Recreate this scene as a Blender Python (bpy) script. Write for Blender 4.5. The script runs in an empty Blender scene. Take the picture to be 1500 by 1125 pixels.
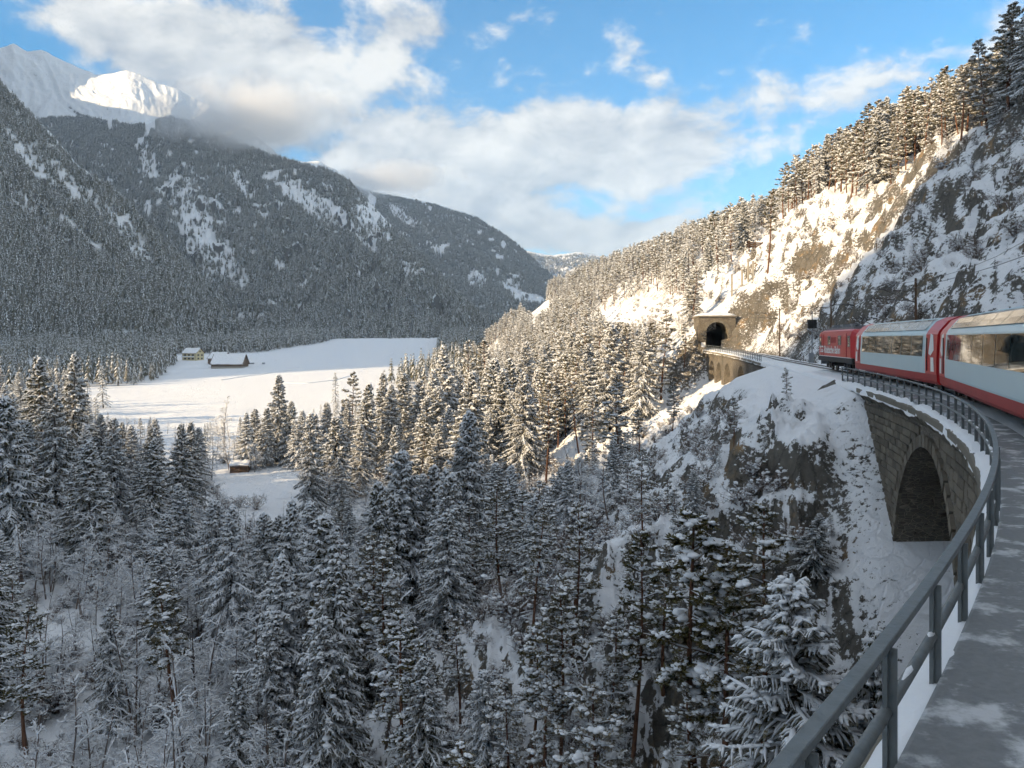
import bpy, bmesh, math, random
import numpy as np
from mathutils import Vector, Matrix

SC = bpy.context.scene
COL = SC.collection
R = math.radians
# ------------------------------------------------------------------ camera, sky, sun, exposure
FPX, HZ = 1133.0, 503.0            # focal length in photo pixels, eye level row
cam = bpy.data.cameras.new('camera')
cam.sensor_fit = 'HORIZONTAL'; cam.sensor_width = 36.0
cam.lens = 36.0 * FPX / 1500.0
cam.shift_y = -(562.5 - HZ) / 1500.0
cam.clip_start = 0.1; cam.clip_end = 30000
camo = bpy.data.objects.new('camera', cam); COL.objects.link(camo)
camo.location = (0, 0, 0); camo.rotation_euler = (R(90), 0, 0)
SC.camera = camo

SUN_AZ, SUN_EL = R(-115), R(17.0)         # azimuth clockwise from +Y
SH = Vector((math.sin(SUN_AZ), math.cos(SUN_AZ), 0))
SDIR = Vector((SH.x*math.cos(SUN_EL), SH.y*math.cos(SUN_EL), math.sin(SUN_EL)))
sun = bpy.data.lights.new('sun', 'SUN'); sun.energy = 3.7; sun.angle = R(0.53); sun.color = (1.0, 0.77, 0.49)
suno = bpy.data.objects.new('sun', sun); COL.objects.link(suno)
suno.rotation_euler = SDIR.to_track_quat('Z', 'Y').to_euler()

SC.view_settings.view_transform = 'Standard'; SC.view_settings.look = 'None'
SC.view_settings.exposure = 1.40; SC.view_settings.gamma = 1.0
SC.view_settings.use_curve_mapping = False
SC.render.engine = 'CYCLES'
cy = SC.cycles
cy.use_denoising = True
try: cy.denoiser = 'OPENIMAGEDENOISE'
except Exception: pass
cy.use_adaptive_sampling = True; cy.adaptive_threshold = 0.03; cy.adaptive_min_samples = 12
cy.max_bounces = 4; cy.diffuse_bounces = 2; cy.glossy_bounces = 2; cy.transmission_bounces = 2
cy.volume_bounces = 4; cy.transparent_max_bounces = 4
cy.caustics_reflective = False; cy.caustics_refractive = False
cy.volume_max_steps = 64
cy.sample_clamp_indirect = 4.0

class NT:
    """small helper for writing node trees"""
    def __init__(s, tree):
        s.t = tree; s.t.nodes.clear()
    def n(s, typ, **kw):
        nd = s.t.nodes.new(typ)
        ins = kw.pop('ins', {})
        for k, v in kw.items(): setattr(nd, k, v)
        for k, v in ins.items():
            if isinstance(v, bpy.types.NodeSocket): s.t.links.new(v, nd.inputs[k])
            else: nd.inputs[k].default_value = v
        return nd
    def math(s, op, a, b=None, c=None, clamp=False):
        nd = s.t.nodes.new('ShaderNodeMath'); nd.operation = op; nd.use_clamp = clamp
        for i, v in enumerate((a, b, c)):
            if v is None: continue
            if isinstance(v, bpy.types.NodeSocket): s.t.links.new(v, nd.inputs[i])
            else: nd.inputs[i].default_value = v
        return nd.outputs[0]
    def mix(s, f, a, b):
        nd = s.t.nodes.new('ShaderNodeMix'); nd.data_type = 'RGBA'
        for i, v in ((0, f), (6, a), (7, b)):
            if isinstance(v, bpy.types.NodeSocket): s.t.links.new(v, nd.inputs[i])
            elif i == 0: nd.inputs[0].default_value = v
            else: nd.inputs[i].default_value = (*v, 1)
        return nd.outputs[2]
    def smooth(s, x, lo, hi):
        nd = s.t.nodes.new('ShaderNodeMapRange'); nd.interpolation_type = 'SMOOTHSTEP'
        s.t.links.new(x, nd.inputs[0]); nd.inputs[1].default_value = lo; nd.inputs[2].default_value = hi
        return nd.outputs[0]
    def noise(s, vec, scale, detail=4, rough=0.55, dist=0.0, dim='3D'):
        nd = s.t.nodes.new('ShaderNodeTexNoise'); nd.noise_dimensions = dim
        if vec is not None: s.t.links.new(vec, nd.inputs['Vector'])
        nd.inputs['Scale'].default_value = scale; nd.inputs['Detail'].default_value = detail
        nd.inputs['Roughness'].default_value = rough; nd.inputs['Distortion'].default_value = dist
        return nd.outputs[0]
    def link(s, a, b): s.t.links.new(a, b)

def build_world():
    w = bpy.data.worlds.new('World'); SC.world = w; w.use_nodes = True
    T = NT(w.node_tree)
    sky = T.n('ShaderNodeTexSky', sky_type='NISHITA', sun_disc=False, sun_elevation=SUN_EL, sun_rotation=SUN_AZ,
              altitude=1000.0, air_density=1.0, dust_density=0.15, ozone_density=2.2)
    tc = T.n('ShaderNodeTexCoord').outputs['Generated']
    sp = T.n('ShaderNodeSeparateXYZ', ins={0: tc})
    x, y, z = sp.outputs
    az = T.math('ARCTAN2', x, y); el = T.math('ARCSINE', z)
    # banks of cumulus and stratus, by compass bearing and height above the horizon
    banks = [(300, 45, 210, 48, .62), (130, 40, 60, 30, .2), (350, 150, 120, 70, .85), (540, 60, 130, 40, .40), (660, 45, 80, 30, .35),
             (590, 215, 120, 60, .62), (760, 190, 150, 50, .62), (900, 215, 150, 52, .66), (1050, 200, 120, 50, .55), (1100, 130, 80, 40, .30), (820, 245, 230, 36, .45),
             (560, 275, 120, 40, .5), (700, 310, 150, 36, .75), (860, 350, 200, 36, 1.0), (1010, 345, 80, 16, .5), (1330, 110, 170, 75, .34), (1450, 50, 90, 70, .45), (900, 60, 80, 50, .12),
             (230, 110, 100, 60, .40), (440, 130, 60, 50, .25)]
    tot = None
    for px, py, sx, sy, wt in banks:
        u, v = (px-750)/FPX, (HZ-py)/FPX
        a0 = math.atan2(u, 1.0); e0 = math.atan2(v, math.hypot(1, u))
        a1 = math.atan2(u+sx/FPX, 1.0)-a0; e1 = sy/FPX*math.cos(a0)
        da = T.math('DIVIDE', T.math('SUBTRACT', az, a0), a1)
        de = T.math('DIVIDE', T.math('SUBTRACT', el, e0), e1)
        q = T.math('ADD', T.math('MULTIPLY', da, da), T.math('MULTIPLY', de, de))
        g = T.math('MULTIPLY', T.math('EXPONENT', T.math('MULTIPLY', q, -1.0)), wt)
        tot = g if tot is None else T.math('ADD', tot, g)
    # beyond the banks unseen cloud goes on all round, cover set for fill light
    side = T.math('ADD', T.smooth(T.math('ABSOLUTE', az), .62, .95), T.smooth(el, .40, .65), clamp=True)
    cov = T.math('ADD', T.math('MULTIPLY', tot, T.math('SUBTRACT', 1.0, side)), T.math('MULTIPLY', side, 0.49))
    # noise stretched along the horizon
    cm = T.n('ShaderNodeCombineXYZ', ins={0: T.math('MULTIPLY', az, 2.7), 1: T.math('MULTIPLY', el, 4.2), 2: 3.1}).outputs[0]
    cm2 = T.n('ShaderNodeCombineXYZ', ins={0: T.math('MULTIPLY', T.math('SUBTRACT', az, .02), 2.7), 1: T.math('MULTIPLY', T.math('ADD', el, .022), 4.2), 2: 3.1}).outputs[0]
    n1 = T.noise(cm, 3.4, 10, .60, .2)
    n2 = T.noise(cm2, 3.4, 6, .60, .2)
    d = T.math('ADD', T.math('MULTIPLY', T.math('SUBTRACT', n1, .5), 2.3), cov)
    dens = T.smooth(d, .20, .62)
    thin = T.math('MULTIPLY', dens, .88)
    lit = T.math('ADD', T.math('MULTIPLY', T.math('SUBTRACT', n1, n2), 3.2), .60)
    lit = T.math('SUBTRACT', lit, T.math('MULTIPLY', T.smooth(d, .7, 1.6), .34), clamp=True)
    hor = T.smooth(el, .0, .22)
    lit = T.math('MULTIPLY', lit, T.math('ADD', .45, T.math('MULTIPLY', hor, .55)))
    ccol = T.mix(lit, (.40, .42, .45), (.86, .83, .77))
    hs = T.n('ShaderNodeHueSaturation', ins={'Hue': .492, 'Saturation': 1.38, 'Color': sky.outputs[0]})
    b1 = T.n('ShaderNodeBackground', ins={'Color': hs.outputs[0], 'Strength': 0.090})
    b2 = T.n('ShaderNodeBackground', ins={'Color': ccol, 'Strength': 0.48})
    mx = T.n('ShaderNodeMixShader', ins={0: thin, 1: b1.outputs[0], 2: b2.outputs[0]})
    out = T.n('ShaderNodeOutputWorld', ins={0: mx.outputs[0]})
    w.cycles.sampling_method = 'MANUAL'; w.cycles.sample_map_resolution = 1024
build_world()

# ------------------------------------------------------------------ noise
def _hash(ix, iy, seed):
    h = (ix.astype(np.int64)*374761393 + iy.astype(np.int64)*668265263 + seed*1442695041) & 0xffffffff
    h = ((h ^ (h >> 13))*1274126177) & 0xffffffff
    return ((h ^ (h >> 16)) & 0xffff)/65535.0
def vnoise(x, y, seed=0):
    x = np.asarray(x, float); y = np.asarray(y, float)
    ix = np.floor(x); iy = np.floor(y); fx = x-ix; fy = y-iy
    fx = fx*fx*fx*(fx*(fx*6-15)+10); fy = fy*fy*fy*(fy*(fy*6-15)+10)
    a = _hash(ix, iy, seed); b = _hash(ix+1, iy, seed); c = _hash(ix, iy+1, seed); d = _hash(ix+1, iy+1, seed)
    return (a+(b-a)*fx)+((c+(d-c)*fx)-(a+(b-a)*fx))*fy
def fbm(x, y, octv=4, seed=0, gain=.5):
    s = 0; a = 1.0; t = 0
    for o in range(octv):
        s = s + a*(vnoise(x*2**o+o*17.3, y*2**o-o*9.1, seed+o)-.5)*2; t += a; a *= gain
    return s/t
def ridged(x, y, octv=4, seed=0, gain=.55):
    s = 0; a = 1.0; t = 0
    for o in range(octv):
        s = s + a*(1-np.abs(vnoise(x*2**o+o*7.7, y*2**o+o*3.3, seed+o)-.5)*4); t += a; a *= gain
    return s/t
def sstep(x, a, b):
    t = np.clip((x-a)/(b-a), 0, 1); return t*t*(3-2*t)

def at(px, py, Y):
    return ((px-750)/FPX*Y, Y, -(py-HZ)/FPX*Y)
def proj(P):
    P = np.asarray(P, float)
    return 750+FPX*P[..., 0]/np.maximum(P[..., 1], 1e-3), HZ-FPX*P[..., 2]/np.maximum(P[..., 1], 1e-3)

# ------------------------------------------------------------------ mesh helpers
class G:
    """collects vertices and faces"""
    def __init__(s): s.V = []; s.F = []; s.n = 0
    def add(s, v, f, m=0):
        v = np.asarray(v, float).reshape(-1, 3); f = np.asarray(f, np.int64)
        if len(v) == 0 or len(f) == 0: return
        s.V.append(v); s.F.append((f+s.n, m)); s.n += len(v)
    def ribbons(s, P, W, S, m=0):
        """P (N,K,3) points, W (N,K) widths, S (N,3) side vectors"""
        N, K, _ = P.shape
        if N == 0: return
        if S.ndim == 2: S = S[:, None, :]
        V = np.stack([P-S*W[..., None]/2, P+S*W[..., None]/2], 2).reshape(-1, 3)
        i = (np.arange(N)[:, None]*K+np.arange(K-1)[None])*2
        s.add(V, np.stack([i, i+1, i+3, i+2], -1).reshape(-1, 4), m)
    def tubes(s, P, Rr, ns=4, sq=1.0, m=0, cap=False):
        N, K, _ = P.shape
        if N == 0: return
        d = np.gradient(P, axis=1) if K > 2 else np.repeat((P[:, 1:]-P[:, :1]), 2, 1)
        d /= np.linalg.norm(d, axis=-1, keepdims=True)+1e-9
        up = np.zeros_like(d); up[..., 2] = 1
        vert = np.abs(d[..., 2]) > .93
        up[vert] = (0, 1, 0)
        side = np.cross(d, up); side /= np.linalg.norm(side, axis=-1, keepdims=True)+1e-9
        u2 = np.cross(side, d)
        a = np.arange(ns)*2*math.pi/ns+math.pi/2
        V = P[:, :, None, :]+Rr[:, :, None, None]*(np.cos(a)[None, None, :, None]*side[:, :, None, :]+sq*np.sin(a)[None, None, :, None]*u2[:, :, None, :])
        i = (np.arange(N)[:, None, None]*K+np.arange(K-1)[None, :, None])*ns
        j = np.arange(ns)[None, None, :]; j2 = (j+1) % ns
        s.add(V.reshape(-1, 3), np.stack([i+j, i+j2, i+ns+j2, i+ns+j], -1).reshape(-1, 4), m)
        if cap and ns == 4:
            b = np.arange(N)*K*ns
            s.F.append((np.concatenate([np.stack([b+3, b+2, b+1, b], 1), np.stack([b, b+1, b+2, b+3], 1)+(K-1)*ns])+s.n-len(V.reshape(-1, 3)), m))
    def blobs(s, C, S, rng, m=0, sub=1):
        tv, tf = ICO[sub]
        N = len(C)
        if N == 0: return
        k = 1+.28*(rng.random((N, len(tv), 1))-.5)
        an = rng.random(N)*6.283; ca, sa = np.cos(an), np.sin(an)
        v = tv[None]*k*S[:, None, :]
        v = np.stack([v[..., 0]*ca[:, None]-v[..., 1]*sa[:, None], v[..., 0]*sa[:, None]+v[..., 1]*ca[:, None], v[..., 2]], -1)+C[:, None, :]
        f = (np.arange(N)[:, None, None]*len(tv)+tf[None]).reshape(-1, 3)
        s.add(v.reshape(-1, 3), f, m)
    def box(s, c, sz, rz=0.0, m=0):
        c = np.asarray(c, float); h = np.asarray(sz, float)/2
        v = np.array([[x, y, z] for x in (-1, 1) for y in (-1, 1) for z in (-1, 1)], float)*h
        ca, sa = math.cos(rz), math.sin(rz)
        v = np.stack([v[:, 0]*ca-v[:, 1]*sa, v[:, 0]*sa+v[:, 1]*ca, v[:, 2]], 1)+c
        s.add(v, BOXF, m)
    def poly(s, pts, m=0):
        pts = np.asarray(pts, float); s.add(pts, np.arange(len(pts))[None], m)
    def prism(s, prof, a, b, m=0):
        """profile (n,2) in (y,z), extruded along x from a to b, closed"""
        prof = np.asarray(prof, float); n = len(prof)
        v = np.concatenate([np.c_[np.full(n, a), prof], np.c_[np.full(n, b), prof]])
        i = np.arange(n); j = (i+1) % n
        s.add(v, np.stack([i, j, j+n, i+n], 1), m)
        s.F.append((np.arange(n)[::-1][None]+s.n-2*n, m)); s.F.append((np.arange(n)[None]+n+s.n-2*n, m))
BOXF = np.array([[0, 1, 3, 2], [4, 6, 7, 5], [0, 4, 5, 1], [2, 3, 7, 6], [0, 2, 6, 4], [1, 5, 7, 3]])
def _ico(sub):
    bm = bmesh.new(); bmesh.ops.create_icosphere(bm, subdivisions=sub, radius=1.0)
    bm.verts.ensure_lookup_table()
    v = np.array([p.co[:] for p in bm.verts]); f = np.array([[q.index for q in fc.verts] for fc in bm.faces]); bm.free()
    return v, f
ICO = {1: _ico(1), 2: _ico(2), 3: _ico(3)}

def mesh_of(name, g, mats, smooth=False):
    me = bpy.data.meshes.new(name)
    if isinstance(mats, (list, tuple)):
        for m in mats: me.materials.append(m)
    else: me.materials.append(mats)
    if g.n == 0: return me
    V = np.concatenate(g.V)
    loops = np.concatenate([f.ravel() for f, m in g.F]); sizes = np.concatenate([np.full(len(f), f.shape[1]) for f, m in g.F])
    mi = np.concatenate([np.full(len(f), m) for f, m in g.F])
    me.vertices.add(len(V)); me.vertices.foreach_set('co', V.astype(np.float32).ravel())
    me.loops.add(len(loops)); me.loops.foreach_set('vertex_index', loops.astype(np.int32))
    me.polygons.add(len(sizes)); me.polygons.foreach_set('loop_start', (np.cumsum(sizes)-sizes).astype(np.int32))
    me.polygons.foreach_set('material_index', mi.astype(np.int32))
    me.polygons.foreach_set('use_smooth', np.full(len(sizes), smooth))
    me.update(calc_edges=True)
    return me
def obj(name, data, parent=None, loc=None):
    o = bpy.data.objects.new(name, data); COL.objects.link(o)
    if parent is not None: o.parent = parent
    if loc is not None: o.location = loc
    return o
def part(name, g, mat, parent, smooth=False):
    return obj(name, mesh_of(name, g, mat, smooth), parent)
def tag(o, label=None, cat=None, group=None, kind=None):
    for k, v in (('label', label), ('category', cat), ('group', group), ('kind', kind)):
        if v: o[k] = v
    return o
def thing(name, label, cat, loc=(0, 0, 0), rz=0.0, group=None):
    o = obj(name, None); o.location = loc; o.rotation_euler = (0, 0, rz)
    o.empty_display_size = .2
    return tag(o, label, cat, group)

# ------------------------------------------------------------------ materials
def material(name, fn):
    m = bpy.data.materials.new(name); m.use_nodes = True
    T = NT(m.node_tree)
    out = T.n('ShaderNodeOutputMaterial'); b = T.n('ShaderNodeBsdfPrincipled')
    T.link(b.outputs[0], out.inputs[0])
    fn(T, b)
    return m
def pos(T): return T.n('ShaderNodeNewGeometry').outputs['Position']
def bump(T, b, h, strength, dist=.1):
    n = T.n('ShaderNodeBump', ins={'Height': h, 'Strength': strength, 'Distance': dist}); T.link(n.outputs[0], b.inputs['Normal'])
def plain(name, col, rough=.7, metal=0.0, var=.25, scale=3.0, bmp=0.0, spec=.3):
    def fn(T, b):
        tc = T.n('ShaderNodeTexCoord').outputs['Object']
        n = T.noise(tc, scale, 5, .6)
        lo = [c*(1-var) for c in col]; hi = [min(1, c*(1+var)) for c in col]
        T.link(T.mix(n, lo, hi), b.inputs['Base Color'])
        b.inputs['Roughness'].default_value = rough; b.inputs['Metallic'].default_value = metal
        b.inputs['Specular IOR Level'].default_value = spec
        if bmp: bump(T, b, n, bmp)
    return material(name, fn)
def pervar(name, col, rough=.8, var=.35, col2=None, scale=2.0, bmp=.3):
    """colour that also differs from object to object"""
    def fn(T, b):
        tc = T.n('ShaderNodeTexCoord').outputs['Object']
        oi = T.n('ShaderNodeObjectInfo').outputs['Random']
        n = T.noise(tc, scale, 5, .65)
        f = T.math('ADD', T.math('MULTIPLY', n, .6), T.math('MULTIPLY', oi, .4))
        c2 = col2 or [c*(1+var) for c in col]
        T.link(T.mix(f, [c*(1-var) for c in col], c2), b.inputs['Base Color'])
        b.inputs['Roughness'].default_value = rough; b.inputs['Specular IOR Level'].default_value = .2
        if bmp: bump(T, b, n, bmp, .05)
    return material(name, fn)
SNOWC = (.87, .875, .88)
def m_snow(T, b):
    p = pos(T); n = T.noise(p, .9, 6, .6); n2 = T.noise(p, 9.0, 3, .6)
    T.link(T.mix(n, [c*.94 for c in SNOWC], SNOWC), b.inputs['Base Color'])
    b.inputs['Roughness'].default_value = .75; b.inputs['Specular IOR Level'].default_value = .15
    bump(T, b, T.math('ADD', n, T.math('MULTIPLY', n2, .25)), .35, .25)
M_SNOW = material('snow', m_snow)
def m_treesnow(T, b):
    oi = T.n('ShaderNodeObjectInfo').outputs['Random']; n = T.noise(pos(T), 5.0, 3, .6)
    T.link(T.mix(T.math('ADD', T.math('MULTIPLY', n, .6), T.math('MULTIPLY', oi, .3)), (.76, .77, .78), (.88, .885, .89)), b.inputs['Base Color'])
    b.inputs['Roughness'].default_value = .8; b.inputs['Specular IOR Level'].default_value = .1
M_TSNOW = material('tree_snow', m_treesnow)
def rock_colour(T, p):
    n = T.noise(p, .35, 5, .65); n3 = T.noise(p, 2.6, 8, .75, .6)
    grey = T.mix(n3, (.075, .07, .06), (.21, .19, .16))
    vc = T.n('ShaderNodeTexVoronoi', feature='DISTANCE_TO_EDGE', ins={'Vector': T.n('ShaderNodeVectorMath', operation='MULTIPLY_ADD', ins={0: p, 1: (1, 1, .55), 2: T.n('ShaderNodeCombineXYZ', ins={0: n3, 1: n3, 2: n3}).outputs[0]}).outputs[0], 'Scale': .85}).outputs['Distance']
    crack = T.smooth(vc, .0, .07); n3 = T.math('MULTIPLY', n3, T.math('ADD', .35, T.math('MULTIPLY', crack, .65)))
    grey = T.mix(n3, (.05, .047, .04), (.22, .20, .17))
    och = T.mix(n3, (.15, .10, .055), (.40, .27, .14))
    return T.mix(T.smooth(n, .53, .70), grey, och), n3
def m_ground(T, b):
    p = pos(T); geo = T.n('ShaderNodeNewGeometry')
    nz = T.n('ShaderNodeSeparateXYZ', ins={0: geo.outputs['Normal']}).outputs[2]
    nb = T.noise(p, .28, 4, .62); nf = T.noise(p, 2.6, 7, .74)
    thr = T.math('ADD', nz, T.math('ADD', T.math('MULTIPLY', T.math('SUBTRACT', nb, .5), .45), T.math('MULTIPLY', T.math('SUBTRACT', nf, .5), 1.35)))
    f = T.smooth(thr, .60, .645)       # snow lies where it is not too steep
    rc, n3 = rock_colour(T, p)
    sn = T.noise(p, .6, 5, .6)
    sc = T.mix(sn, [c*.95 for c in SNOWC], SNOWC)
    T.link(T.mix(f, rc, sc), b.inputs['Base Color'])
    b.inputs['Roughness'].default_value = .85; b.inputs['Specular IOR Level'].default_value = .12
    h = T.math('ADD', T.math('MULTIPLY', f, .35), T.math('ADD', T.math('MULTIPLY', n3, .35), T.math('MULTIPLY', nf, .4)))
    bump(T, b, h, .6, .5)
M_GROUND = material('snowy_ground', m_ground)
def m_mountain(T, b, lo=.38):
    p = pos(T); geo = T.n('ShaderNodeNewGeometry')
    nz = T.n('ShaderNodeSeparateXYZ', ins={0: geo.outputs['Normal']}).outputs[2]
    nb = T.noise(p, .010, 7, .65); nf = T.noise(p, .06, 6, .7)
    thr = T.math('ADD', nz, T.math('ADD', T.math('MULTIPLY', T.math('SUBTRACT', nb, .5), .5), T.math('MULTIPLY', T.math('SUBTRACT', nf, .5), .75)))
    f = T.smooth(thr, lo, lo+.14)
    rc = T.mix(nf, (.06, .058, .055), (.20, .185, .17))
    T.link(T.mix(f, rc, T.mix(nf, [c*.92 for c in SNOWC], SNOWC)), b.inputs['Base Color'])
    b.inputs['Roughness'].default_value = .9; b.inputs['Specular IOR Level'].default_value = .1
    bump(T, b, T.math('ADD', nf, T.math('MULTIPLY', f, .3)), .7, 8.0)
M_MOUNT = material('snowy_mountain', m_mountain)
M_HIGH = material('high_snowfield', lambda T, b: m_mountain(T, b, .02))
M_ROCK = material('rock', lambda T, b: (T.link(rock_colour(T, pos(T))[0], b.inputs['Base Color']), bump(T, b, T.noise(pos(T), 2.2, 8, .7), .9, .3), b.inputs['Roughness'].__setattr__('default_value', .9)))
def needles(name, c1, c2, frost):
    def fn(T, b):
        geo = T.n('ShaderNodeNewGeometry'); tc = T.n('ShaderNodeTexCoord').outputs['Object']; oi = T.n('ShaderNodeObjectInfo').outputs['Random']
        n = T.noise(tc, 1.3, 2, .6); n2 = T.noise(tc, 8.0, 2, .7)
        col = T.mix(T.math('ADD', T.math('MULTIPLY', n, .6), T.math('MULTIPLY', oi, .4)), c1, c2)
        f = T.smooth(T.math('ADD', n2, T.math('MULTIPLY', T.math('SUBTRACT', oi, .5), .16)), .44, .60)
        T.link(T.mix(T.math('MULTIPLY', f, frost), col, (.62, .63, .64)), b.inputs['Base Color'])     # rime dusted over the needles
        b.inputs['Roughness'].default_value = .75; b.inputs['Specular IOR Level'].default_value = .15
    return material(name, fn)
M_NEEDLE = needles('spruce_needles', (.036, .046, .018), (.150, .112, .040), .42)
M_PNEEDLE = needles('pine_needles', (.055, .062, .022), (.215, .150, .050), .38)
M_BARK = pervar('spruce_bark', (.085, .065, .05), .9, .4, None, 6, .5)
M_PBARK = pervar('pine_bark', (.15, .075, .045), .9, .4, None, 6, .5)
M_TWIG = pervar('bare_twigs', (.13, .095, .075), .9, .35, (.27, .215, .18), 3, 0)
# ------------------------------------------------------------------ the railway line (everything near is laid out along it)
_S = np.arange(-90, 700.01, .5)
_HK = [(-90, 62), (-30, 52), (0, 41), (10, 36), (20, 29), (30, 21.9), (40, 16.4), (50, 13), (60, 11.5), (80, 11.5), (100, 10.3), (125, 5.8), (150, 2), (200, 0), (700, 0)]
_head = np.radians(np.interp(_S, [a for a, b in _HK], [b for a, b in _HK]))
_i0 = int(90/.5)
_tx = np.concatenate([[0], np.cumsum(np.sin((_head[1:]+_head[:-1])/2)*.5)]); _ty = np.concatenate([[0], np.cumsum(np.cos((_head[1:]+_head[:-1])/2)*.5)])
_tx = _tx-_tx[_i0]+.88; _ty = _ty-_ty[_i0]-.82
def rail_z(s): return np.interp(s, [-90, 0, 55, 75, 100, 150, 200], [-2.5, -2.5, -2.16, -2.1, -1.95, -.85, .3])
def track(s, d=0.0):
    """world point at distance s along the line, d metres to its right"""
    x = np.interp(s, _S, _tx); y = np.interp(s, _S, _ty); h = np.interp(s, _S, _head)
    return x+d*np.cos(h), y-d*np.sin(h), h
def to_track(X, Y):
    X = np.asarray(X, float).ravel(); Y = np.asarray(Y, float).ravel()
    s = np.empty_like(X); d = np.empty_like(X)
    sx, sy = _tx[::4], _ty[::4]
    for a in range(0, len(X), 20000):
        q = (X[a:a+20000, None]-sx)**2+(Y[a:a+20000, None]-sy)**2
        i = np.argmin(q, 1); h = _head[::4][i]
        dx = X[a:a+20000]-sx[i]; dy = Y[a:a+20000]-sy[i]
        s[a:a+20000] = _S[::4][i]+dx*np.sin(h)+dy*np.cos(h); d[a:a+20000] = dx*np.cos(h)-dy*np.sin(h)
    return s, d

def floor_z(Y): return np.interp(Y, [-500, 250, 600, 900, 1150, 2000, 9000], [-31.5, -31.5, -14.5, 0, 9, 14, 14])
_PROF = [
 (-90, [-70, -50, -36, -26, -17, -10.5, -6.6, -3, 2.5, 4.5, 12, 30, 60, 100], [-33, -31, -27, -23.5, -19.5, -16.5, -14, -12, -10, -2.6, 7, 25, 38, 50]),
 (30, [-60, -44, -32, -24, -15, -10.5, -6.6, -3, 2.5, 4.5, 12, 30, 60, 100], [-32.5, -31, -28.5, -26.5, -23.5, -21.5, -19.8, -18.3, -16.5, -2.6, 6, 26, 38, 50]),
 (45, [-60, -44, -32, -24, -15, -10.5, -6.6, -3, 2.5, 4.5, 12, 30, 60, 100], [-32.5, -30.5, -25.5, -21.5, -16.5, -12.5, -9.6, -8.4, -8, -2.6, 6, 26, 38, 50]),
 (51.5, [-60, -46, -34, -23, -13, -7, -3.4, -2.2, 3.2, 4.5, 12, 30, 60, 100], [-32.5, -31, -25.5, -18.5, -10.5, -5.2, -3.2, -2.6, -2.5, -2, 6, 27, 40, 52]),
 (58, [-60, -46, -34, -23, -13, -7, -2.8, 3.2, 4.5, 12, 30, 60, 100], [-32.5, -31, -25.5, -18.5, -10.5, -4.3, -2.55, -2.5, -2, 6, 27, 40, 52]),
 (92, [-60, -46, -34, -23, -14, -8, -2.8, 3.2, 4.5, 12, 30, 60, 100], [-32.5, -31, -26, -19, -11, -4.3, -2.35, -2.3, -2, 7, 28, 41, 53]),
 (102, [-80, -60, -40, -25, -10, -3, 2.3, 3.8, 12, 30, 60, 100], [-32.5, -31, -27, -20, -12, -7.0, -4.6, -2.0, 7, 28, 42, 56]),
 (146, [-80, -60, -40, -25, -10, -3, 2.3, 3.8, 12, 30, 60, 100], [-32.5, -31, -26, -18, -10.5, -7.0, -4, -1.2, 8, 29, 43, 57]),
 (153, [-75, -55, -30, -12, -3, 0, 15, 30, 60, 100, 160, 400], [-32.5, -31, -20, -5, 3.2, 5.3, 16, 29.5, 45, 60, 76, 110]),
 (700, [-75, -55, -30, -12, -3, 0, 15, 30, 60, 100, 160, 400], [-32.5, -31, -20, -5, 2.5, 5.3, 16, 29.5, 45, 60, 76, 110]),
]
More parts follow.
